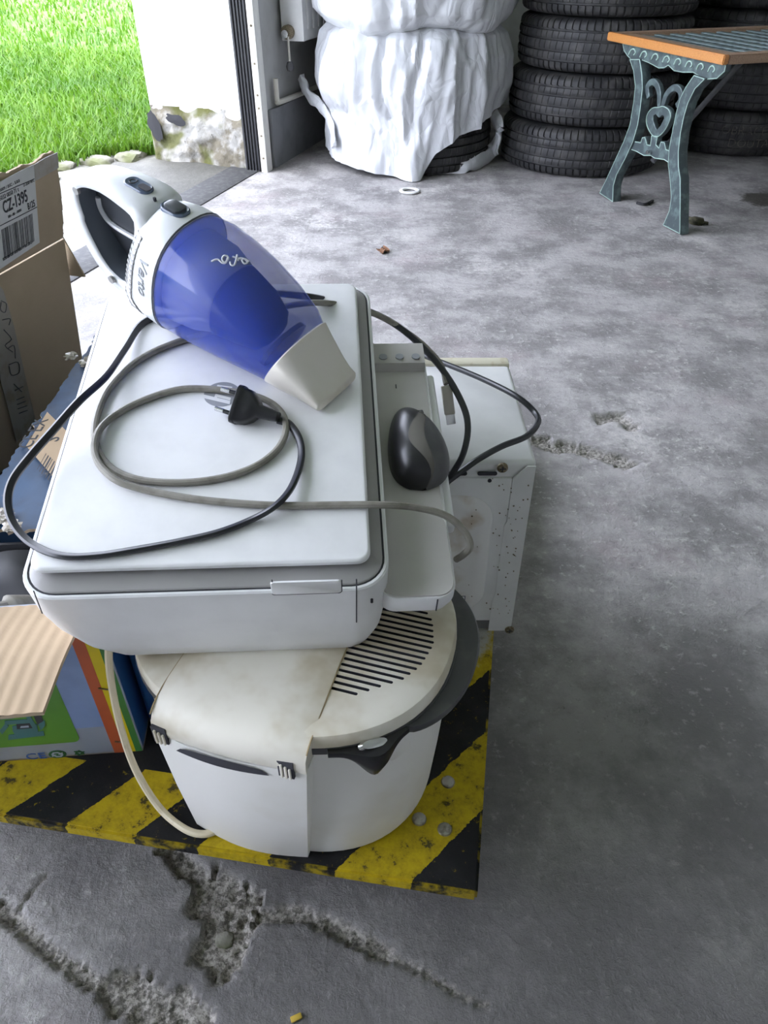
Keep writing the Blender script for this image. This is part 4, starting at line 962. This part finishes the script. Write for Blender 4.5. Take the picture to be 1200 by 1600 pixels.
ob('lid_gap', MB().mat('seam').loft([rl(.006, .282, .004, .405, .012, -.0125), rl(.006, .282, .004, .405, .012, -.0065)]), prn)
lid_ = ob('lid', MB().mat('white_plastic').loft([rl(.0015, .2865, .0015, .4075, .011, -.0072), rl(0, .288, 0, .409, .012, -.0055), rl(0, .288, 0, .409, .012, -.0018), rl(.0012, .2868, .0012, .4078, .011, -.0004), rl(.003, .285, .003, .406, .010, 0)]), prn, smooth=40)
# round mark on the lid with its slanted letter strokes
lc = lidp(347, 616, 0); lg = ob('round_mark', MB().mat('logo_grey').cyl((lc.x, lc.y, -.0002), (lc.x, lc.y, .0003), .0185, n=40), lid_)
def lq(P, z=.0003): return MB().mat('white_plastic').add([lidp(*p, 0)+Vector((0, 0, z)) for p in P]+[lidp(*p, 0)+Vector((0, 0, z+.0003)) for p in P], [tuple(range(len(P))), tuple(range(len(P), 2*len(P)))]+[(i, (i+1) % len(P), len(P)+(i+1) % len(P), len(P)+i) for i in range(len(P))])
for P in ([(318, 617), (360, 627), (359, 632), (317, 622)], [(337, 616), (361, 622), (360, 626), (336, 620)], [(340, 602), (363, 605), (362, 609), (338, 606)], [(337, 616), (341, 617), (339, 622), (335, 621)], [(345, 609), (372, 614), (371, 617), (344, 612)]): ob('letter_stroke', lq(P), lg)
# front face details: hand recess, seams
def fpan(px, py):  # on the near side face
    n_ = PM.to_3x3() @ Vector((0, -1, 0)); return PMi @ atp(px, py, PM @ Vector((0, V0, 0)), n_)
def strip(px0, py0, px1, py1, t, k='seam'):
    a, b_ = fpan(px0, py0), fpan(px1, py1); return MB().mat(k).cyl((a.x, V0-.0001, a.z), (b_.x, V0-.0001, b_.z), t, n=6)
ob('panel_seam', strip(557, 905, 557, 972, .0006), body_o); 
a, b_ = fpan(425, 928), fpan(533, 905)
ob('finger_recess', MB().mat('seam').loft([[(x, V0-.0002, z) for x, z in rrect(a.x, b_.x, a.z-.0016, a.z+.003, .0015, 4)], [(x, V0-.0006, z) for x, z in rrect(a.x+.001, b_.x-.001, a.z-.0014, a.z+.0028, .001, 4)]]), body_o)
ob('finger_tab', MB().mat('white_plastic').loft([[(x, V0+.0004-d, z) for x, z in rrect(a.x+i, b_.x-i, a.z+i, b_.z-.0006, .003, 4)] for i, d in ((0, 0), (0, .0012), (.0006, .0017))]), body_o, smooth=40)
for px in (425, 534): ob('recess_edge', strip(px, 906, px, 924, .0005), body_o)
a, b_ = fpan(52, 925), fpan(66, 958); ob('corner_seam', MB().mat('seam').tube([(a.x, V0+.001, a.z), (b_.x, V0-.0002, b_.z)], .0005, 1, 5), body_o)
ob('scuff', MB().mat('seam').loft([[(lidp(581, y, 0).x*0+fpan(581, y).x+.0012*math.cos(q), V0+.0002, fpan(581, y).z+.0012*math.sin(q)) for q in [0, 1.57, 3.14, 4.7]] for y in (936, 942)]), body_o)
# lower front section with the paper tray (to the right)
T0, T1, TV0, TV1, TWZ = .296, .3665, -.012, .338, -.0445
trb = MB().mat('white_plastic').loft([rl(T0, T1-.014, TV0+.008, TV1-.004, .014, -.072), rl(T0, T1-.004, TV0+.002, TV1, .016, -.069), rl(T0, T1, TV0, TV1, .018, -.060), rl(T0, T1, TV0, TV1, .018, TWZ-.002), rl(T0, T1-.001, TV0+.001, TV1-.001, .017, TWZ-.0006)])
tro = ob('tray_housing', trb, prn, smooth=40)
ob('tray_top', MB().mat('tray_grey').loft([rl(T0+.002, T1-.0016, TV0+.0018, .085, .016, TWZ-.0008), rl(T0+.002, T1-.0022, TV0+.0022, .085, .0155, TWZ+.0012)]), prn)
trf = MB().mat('tray_grey').grid(lambda u, v: Vector((T0+.004+u*(T1-T0-.007), .08+v*.222, TWZ+.0006-.0009*math.sin(math.pi*v)+.0003*u)), 6, 12); ob('paper_tray', trf, prn)
cpn = MB().mat('tray_grey').loft([[(u, .296, TWZ-.001), (u, .300, TWZ+.011), (u, .316, TWZ+.013), (u, TV1-.004, TWZ+.012), (u, TV1-.001, TWZ+.008), (u, TV1-.001, TWZ-.001)] for u in (T0+.003, T1-.010, T1-.004, T1-.0025)])
cpo = ob('control_panel', cpn, prn, smooth=40)
for k in range(3): ob('button', MB().mat('logo_grey').cyl((.316+k*.019, .309, TWZ+.0122), (.316+k*.019, .309, TWZ+.0134), .0048, n=18), cpo)
ob('tray_door', box('white_plastic', (T1-.001, .075, -.066), (T1+.009, .30, -.0505), .004, 3), prn)
ob('tray_lip', MB().mat('seam').cyl((T1-.018, TV0-.0002, -.047), (T1-.018, TV0-.0002, -.066), .0007, n=6), tro)
ob('paper_speck', box('seam', (.3285, .268, TWZ+.001), (.3295, .274, TWZ+.0016)), prn)

# ------------------------------------------------------------ computer mouse in the tray
mo_w = PM @ Vector((.340, .168, TWZ+.001)); mrot = (PM.to_3x3() @ Euler((0, 0, math.radians(8))).to_matrix()).to_euler()
mouse = thing('computer_mouse', 'black and grey cordless computer mouse lying in the printer tray', 'mouse', mo_w, mrot)
def mpt(a, v, k=1.0):      # a: 0 right base .. 1 left base, v: 0 tail .. 1 front
    y = -.055+.108*v; wd = .031*(max(0, 1-abs((v-.36)/(.66 if v > .36 else .3602))**2.6))**.5*(1 if v < .36 else (1-.30*((v-.36)/.64)**1.5)); wd = max(wd, .002)
    hh = .037*(max(0, 1-abs((v-.40)/(.62 if v > .4 else .4002))**2.4))**.5; hh = max(hh, .003); an = math.pi*a
    return Vector((wd*k*math.cos(an)+.003*math.sin(v*3), y, .001+hh*k*math.sin(an)**.8))
def mb_(f0, f1, k, kk, n=14): return MB().mat(k).grid(lambda u, v: mpt(f0(v)+(f1(v)-f0(v))*u, v, kk), n, 30)
s1 = lambda v: .34+.12*math.sin(v*5.2-.3); s2 = lambda v: s1(v)+.15*math.sin(math.pi*min(1, v*1.08+.02))+.02
ob('side_shell', mb_(s2, lambda v: 1, 'black_plastic', 1), mouse, smooth=70); ob('top_shell', mb_(lambda v: 0, s1, 'dark_grey', 1), mouse, smooth=70); ob('grey_stripe', mb_(s1, s2, 'mouse_grey', 1.02), mouse, smooth=70)
ob('underside', MB().mat('black_plastic').add([mpt(0, v/20) for v in range(21)]+[mpt(1, 1-v/20) for v in range(21)], [tuple(range(42))]), mouse)
ob('scroll_wheel', MB().mat('black_rubber').cyl((.010, .028, .021), (.016, .028, .021), .008, n=16), mouse)

# ------------------------------------------------------------ handheld vacuum lying across the lid
VD = Vector((.787, -.617, 0)).normalized(); N0 = Vector((.262, .207, .0)) - VD*.400
vx = PM.to_3x3() @ VD; vz = PW; vy = vz.cross(vx); VR = Matrix((vx, vy, vz)).transposed()
VLOC = PM @ (N0+Vector((0, 0, .0015)))
vac = thing('handheld_vacuum', 'white handheld vacuum cleaner with clear blue dust cup lying on the printer', 'vacuum', VLOC, VR.to_euler())
VM = MW[vac]; VMi = VM.inverted()
def vring(x0, k, top, b, bot=0, n=40, e=2.4, ins=0):
    zc = (top+bot)/2; rz = (top-bot)/2-ins; b -= ins; out = []
    for j in range(n):
        a = 2*math.pi*j/n; c, s_ = math.cos(a), math.sin(a)
        y = b*math.copysign(abs(c)**(2/e), c); z = zc+rz*math.copysign(abs(s_)**(2/e), s_); out.append((x0+k*z, y, z))
    return out
SH = [(.118, .46, .126, .030, .008), (.124, .45, .134, .038, .005), (.138, .42, .138, .046, .003), (.165, .35, .138, .0515, .001), (.189, .28, .1345, .0545, 0), (.1905, .28, .134, .0545, 0)]
ob('rear_shell', MB().mat('vac_white').loft([vring(*s_) for s_ in SH]), vac, smooth=45)
BLs = [(.191, .28, .1325, .0535, .0008), (.215, .28, .131, .0550, 0), (.240, .30, .123, .0545, 0), (.265, .36, .111, .0525, 0), (.290, .45, .095, .049, 0), (.315, .55, .076, .0445, 0), (.327, .60, .0625, .0415, 0)]
cup = ob('dust_cup', MB().mat('blue_clear').loft([vring(*s_) for s_ in BLs], caps=False), vac, smooth=60)
ob('cup_seal', MB().mat('seam').loft([vring(.1895, .28, .1346, .0548), vring(.1915, .28, .1338, .0546)], False), vac)
NS = [(.3275, .60, .0622, .0415), (.329, .60, .0622, .0415), (.352, .50, .0455, .0385), (.374, .38, .030, .0345), (.390, .22, .0175, .033), (.399, .12, .0125, .0325), (.4005, .1, .0105, .031)]
ob('nozzle', MB().mat('vac_nose').loft([vring(*s_, e=2.4+1.8*i/6) for i, s_ in enumerate(NS)]), vac, smooth=40)
ob('filter_cup', MB().mat('vac_inner').loft([vring(.193, .28, .118, .044, .012), vring(.225, .28, .112, .042, .014), vring(.250, .28, .098, .036, .022), vring(.256, .28, .088, .028, .030)]), cup, smooth=60)
ob('filter', MB().mat('vac_filter').loft([vring(.252, .28, .098, .036, .020), vring(.280, .35, .084, .031, .020), vring(.297, .45, .066, .025, .022), vring(.302, .5, .055, .016, .03)]), cup, smooth=60)
ob('dust_flap', MB().mat('vac_dark').loft([vring(.310, .55, .056, .030, .012), vring(.316, .55, .054, .030, .012)]), cup)
# handle loop
hole = [(.074, .119), (.092, .1295), (.120, .1345), (.150, .134), (.172, .1265), (.163, .102), (.149, .073), (.138, .046), (.120, .035), (.094, .045), (.077, .070), (.070, .098)]
outer = [(.046, .113), (.070, .134), (.100, .1455), (.140, .1475), (.178, .1425), (.194, .128), (.192, .07), (.180, .014), (.150, .004), (.112, .009), (.082, .021), (.060, .040), (.044, .068), (.040, .092)]
hc = Vector((.115, .086))
def radial(P, ph):
    Q = [Vector(p) for p in smooth_poly(P, 6)]; d = Vector((math.cos(ph), math.sin(ph))); best = 0
    for a, b_ in zip(Q, Q[1:]+Q[:1]):
        e = b_-a; den = d.x*e.y-d.y*e.x
        if abs(den) < 1e-12: continue
        w_ = a-hc; t = (w_.x*e.y-w_.y*e.x)/den; s_ = (w_.x*d.y-w_.y*d.x)/den
        if t > 0 and -1e-6 <= s_ <= 1+1e-6: best = max(best, t)
    return hc+d*best
def hw(x, z): return float(np.interp(x, [.04, .08, .12, .15, .18, .2], [.014, .017, .021, .026, .029, .031]))*(1 if z > .09 else float(np.interp(x, [.04, .1, .15], [1, 1.25, 1.2])))
NP = 64; rin = [radial(hole, 2*math.pi*k/NP) for k in range(NP)]; rout = [radial(outer, 2*math.pi*k/NP) for k in range(NP)]
rings, lin, seamr = [], [], []
for i, o_ in zip(rin, rout):
    wi, wo = hw(i.x, i.y), hw(o_.x, o_.y); d = (o_-i); P = lambda t, y: ((i+d*t).x, y, (i+d*t).y)
    rings.append([P(0, -wi*.86), P(.06, -wi*.97), P(.2, -wi), P(.6, -(wi+wo)/2*.99), P(.85, -wo*.82), P(.97, -wo*.5), P(1, 0), P(.97, wo*.5), P(.85, wo*.82), P(.6, (wi+wo)/2*.99), P(.2, wi), P(.06, wi*.97), P(0, wi*.86)])
    n_ = (d.normalized())*.0009; Q = lambda y, k=1: ((i-n_*k).x, y, (i-n_*k).y)
    lin.append([Q(-wi*.86), Q(-wi*.3), Q(wi*.3), Q(wi*.86)]); seamr.append([Q(-.0032+wi*.25, 2), Q(.0032+wi*.25, 2)])
ob('handle', MB().mat('vac_white').loft(rings, loop=True), vac, smooth=50)
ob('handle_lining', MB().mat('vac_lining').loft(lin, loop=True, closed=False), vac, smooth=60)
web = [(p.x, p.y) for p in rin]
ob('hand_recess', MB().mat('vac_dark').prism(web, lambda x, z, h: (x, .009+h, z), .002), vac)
def vside(px, py, off):
    n_ = VM.to_3x3() @ Vector((0, -1, 0)); return VMi @ atp(px, py, VM @ Vector((0, -off, 0)), n_)
ob('handle_seam', MB().mat('vac_white').tube([vside(x, y, -.0075) for x, y in ((153, 308), (157, 325), (168, 343), (182, 355), (198, 365), (214, 374))], .0030, 5, 8), vac)
def shell_hw(x, z):       # half width of the rear shell
    xs0 = [s_[0]+s_[1]*z for s_ in SH]; f_ = lambda i: float(np.interp(x, xs0, [s_[i] for s_ in SH]))
    top, b, bot = f_(2), f_(3), f_(4); q = min(.97, abs((z-(top+bot)/2)/((top-bot)/2))); return b*(1-q**2.4)**(1/2.4)
gm_ = MB(); nseg = 34
for k in range(nseg):
    z0_, z1_ = .120-.108*k/nseg, .120-.108*(k+1)/nseg; gm_.mat('vac_dark' if k % 2 else 'printer_grey'); up = .0006 if k % 2 else .0015
    P = []
    for z in (z0_, z1_):
        xa = float(np.interp(z, [.012, .04, .06, .128], [.145, .148, .161, .190])); wdx = float(np.interp(z, [.012, .03, .045, .06, .128], [.012, .017, .011, .009, .006]))
        for x in (xa-wdx, xa+wdx): P.append((x, z))
    V_ = [Vector((x, -max(shell_hw(max(x, SH[0][0]+SH[0][1]*z+.001), z), hw(x, z)*1.0)-up, z)) for x, z in P]
    gm_.add(V_+[v+Vector((0, .006, 0)) for v in V_], [(0, 1, 3, 2), (4, 5, 7, 6), (0, 1, 5, 4), (2, 3, 7, 6), (0, 2, 6, 4), (1, 3, 7, 5)])
go_ = ob('grip_pad', gm_, vac, smooth=None); go_['kind'] = 'stuff'
def vtop(x, y):   # height of the shell over its axis
    return float(np.interp(x, [.12, .16, .18, .2, .23, .26], [.1470, .1455, .1435, .1385, .1335, .130]))
for x, nm_, k, ly, lx in ((.158, 'power_switch', 'vac_button', .0085, .0165), (.206, 'release_button', 'vac_button', .0105, .0155)):
    zt_ = vtop(x, 0); sl_ = -.10
    fnb = lambda kx, kz: [(x+px_*math.cos(sl_), py_, zt_+px_*math.sin(sl_)+kz) for px_, py_ in rrect(-lx*kx, lx*kx, -ly*kx, ly*kx, ly*.95*kx, 6)]
    bo = ob(nm_, MB().mat(k).loft([fnb(1, -.004), fnb(1, .001), fnb(.9, .0022), fnb(.82, .0016)]), vac, smooth=45)
    fn2 = lambda kx, kz, dx=0: [(x+dx+px_*math.cos(sl_), py_, zt_+(dx+px_)*math.sin(sl_)+kz) for px_, py_ in rrect(-lx*kx, lx*kx, -ly*kx*1.1, ly*kx*1.1, ly*.8*kx, 6)]
    if nm_ == 'power_switch':
        ob('slot', MB().mat('seam').loft([fn2(.42, .0018, .0085), fn2(.42, .0026, .0085)]), bo)
        ob('ring_mark', MB().mat('seam').loft([[(x-.007+(.0038+.0006*math.cos(b_))*math.cos(a), (.0038+.0006*math.cos(b_))*math.sin(a), zt_+.0028+.0006*math.sin(b_)) for b_ in (0, 1.57, 3.14, 4.71)] for a in [2*math.pi*i/18 for i in range(18)]], loop=True), bo)
    else:
        ob('cap', MB().mat('vac_dark').loft([fn2(.68, .0012), fn2(.66, .0040), fn2(.5, .0050)]), bo, smooth=45)
ob('indicator', MB().mat('seam').cyl((.183, -.004, .140), (.183, -.004, .1435), .0016, n=10), vac)
for px, py, off in ((174, 437, .0275), (119, 298, .0155)):
    p = vside(px, py, off); ob('screw_plug', MB().mat('printer_grey').cyl((p.x, p.y+.002, p.z), (p.x, p.y-.0012, p.z), .0042, n=16), vac)
p = vside(214, 400, .050); tx = text('lettering', 'Verto', .0195, 'logo_grey', (p.x, -.05, p.z), (-.25, 0, -1), (1, 0, 0), vac, shear=.15, ext=.0003)
for v in tx.data.vertices: v.co.y = -shell_hw(v.co.x, v.co.z)-.0004+(v.co.y+.05)
# script lettering on the cup: drawn strokes laid on the cup surface
def onsurf(p):
    best = None
    xs_ = [(s_[0]+s_[1]*s_[2]*.7, s_) for s_ in BLs]
    x = p.x; tops = float(np.interp(x, [.225, .252, .277, .305, .332, .356], [.1335, .131, .123, .111, .095, .076])); bs = float(np.interp(x, [.2, .25, .3, .34], [.0545, .0545, .051, .045]))
    zc = tops/2; rz = tops/2; c = Vector((p.x, 0, zc)); d = Vector((0, p.y/bs, (p.z-zc)/rz)); r = (abs(d.y)**2.4+abs(d.z)**2.4)**(1/2.4)
    return Vector((p.x, p.y/r, zc+(p.z-zc)/r)) + Vector((0, d.y, d.z)).normalized()*.0006
nt_ = (VM.to_3x3() @ Vector((0, -.45, .9)).normalized()); pt_ = VM @ Vector((.285, -.022, .112))
def etap(x, y): return onsurf(VMi @ atp(100+x/2.4, 250+y/2.4, pt_, nt_))
for P in ([(690, 352), (676, 350), (665, 362), (672, 372), (684, 360), (674, 352), (660, 356), (650, 372)], [(648, 350), (645, 372), (638, 396), (628, 398), (626, 388)], [(662, 360), (645, 364), (632, 366)], [(618, 372), (606, 374), (600, 388), (608, 396), (618, 384), (618, 374), (612, 396), (600, 400), (588, 392), (576, 396), (567, 402)]):
    ob('script_stroke', MB().mat('silver_ink').tube([etap(x, y) for x, y in P], .0009, 4, 6), cup)

# ------------------------------------------------------------ cables
CH = .0035
def on_lid(P, h=CH): return [lidw(x, y, q) for x, y, q in [(p if len(p) == 3 else (*p, h)) for p in P]]
usb = thing('usb_cable', 'grey cable looped on the printer lid with its plug hanging over the microwave', 'cable', PO)
pth = [aty(697, 600, .80), aty(690, 572, .82), aty(668, 545, .84), aty(640, 522, .85), aty(600, 497, .855), aty(550, 480, .85)] + on_lid([(490, 473, .012), (420, 485, .006), (340, 515, .004), (270, 537), (218, 562), (172, 605), (150, 655), (150, 695), (172, 730), (215, 749), (280, 754), (345, 747), (400, 728), (435, 700), (447, 668, .006), (436, 640, .006), (405, 621, .006), (350, 610), (285, 608), (225, 625), (178, 650), (152, 678, .008), (150, 715, .008), (178, 748, .008), (225, 765), (300, 779), (380, 787), (450, 790), (530, 789), (600, 789, .002), (650, 793, -.012), (695, 805, -.022), (724, 828, -.034), (735, 852, -.046), (725, 866, -.060), (713, 874, -.074)])
ob('cord', MB().mat('grey_cord').tube(pth, .0035, 6, 10), usb, world=True)
A_, B_, C_ = aty(697, 602, .80), aty(703, 648, .785), aty(705, 662, .782)
d_ = (B_-A_).normalized()
up_ = Vector((0, -.6, .8)); sd_ = d_.cross(up_).normalized(); up_ = sd_.cross(d_); PMX = Matrix((sd_, up_, d_)).transposed().to_4x4(); PMX.translation = A_
ub = MB().mat('usb_grey').box((-.0065, -.0035, 0), (.0065, .0035, (B_-A_).length), .0015, 2, PMX); po_ = ob('plug', ub, usb, world=True)
ob('plug_shell', MB().mat('chrome').box((-.0055, -.0022, (B_-A_).length-.001), (.0055, .0022, (B_-A_).length+.012), .0004, 1, PMX), usb, world=True)
pc = thing('power_cable', 'black two-core mains cable with flat plug looping around the printer', 'cable', PO)
pth = on_lid([(434, 656, .006), (452, 663, .005), (468, 688), (470, 720), (455, 762, .008), (428, 792, .010), (390, 813), (340, 832), (280, 846), (215, 858), (150, 868), (95, 868), (50, 850, .0), (22, 820, .0), (12, 785, .004), (20, 750, .010), (48, 712, .018), (85, 670, .024), (125, 625, .026), (165, 588, .018), (195, 545, .008), (222, 506), (265, 488), (330, 468, .004), (400, 458, .006), (478, 463, .012)]) + [aty(530, 474, .86), aty(590, 492, .86), aty(640, 524, .845), aty(690, 576, .815), aty(722, 630, .775), aty(731, 668, .745), aty(724, 708, .722), aty(708, 738, .712), aty(694, 762, .708)]
ob('cord', MB().mat('black_cord').tube(pth, .0029, 6, 8, 1.35), pc, world=True)
plw = Vector(lidw(385, 650, .011)); e0, e1 = lidp(360, 632, .010), lidp(434, 657, .008); dx_ = (e1-e0); dx_.z = 0; dx_.normalize()
pp_ = lambda l, s_, z: PM @ (e0+dx_*l+Vector((-dx_.y*.78, dx_.x*.78, .62))*s_*1.12+Vector((dx_.y*.62, -dx_.x*.62, .78))*(z-.0105)*1.12+Vector((0, 0, .003)))
def prow(l, hs, hz): return [pp_(l, s_, z+.0105) for s_, z in rrect(-hs, hs, -hz, hz, min(hs, hz)*.6, 3)]
LP = (e1-e0).length
pg = ob('plug', MB().mat('black_plastic').loft([prow(.0065, .0165, .0075), prow(.0075, .0175, .0085), prow(.0115, .0175, .0085), prow(.0125, .0165, .0080), prow(.021, .0155, .0080), prow(.028, .0115, .0075), prow(.033, .0062, .0065), prow(.045, .0052, .0058), prow(LP+.001, .0042, .0048)]), pc, world=True, smooth=40)
for s_ in (-.0095, .0095):
    ob('pin', MB().mat('black_plastic').cyl(pp_(.007, s_, .0105), pp_(-.0035, s_*.97, .0105), .0021, n=12).mat('chrome').cyl(pp_(-.0035, s_*.97, .0105), pp_(-.013, s_*.95, .0105), .0024, n=12), pc, world=True)
for k in range(3): ob('strain_relief', MB().mat('black_rubber').cyl(pp_(.036+.004*k, 0, .0105), pp_(.0375+.004*k, 0, .0105), .0062, n=14), pc, world=True)
mc = thing('microwave_cable', 'thick black mains lead arching over the microwave right edge', 'cable', (0, .9, .4))
pth = [atz(540, 530, .405), atz(585, 541, .402), atz(640, 549, .404), atz(700, 570, .408), atz(760, 595, .410), atz(808, 620, .412), aty(836, 645, .835), aty(840, 662, .80), aty(822, 682, .765), aty(785, 697, .742), aty(750, 716, .725), aty(720, 737, .714), aty(700, 752, .708)]
ob('cord', MB().mat('black_cord').tube(pth, .0039, 8, 10), mc, world=True)
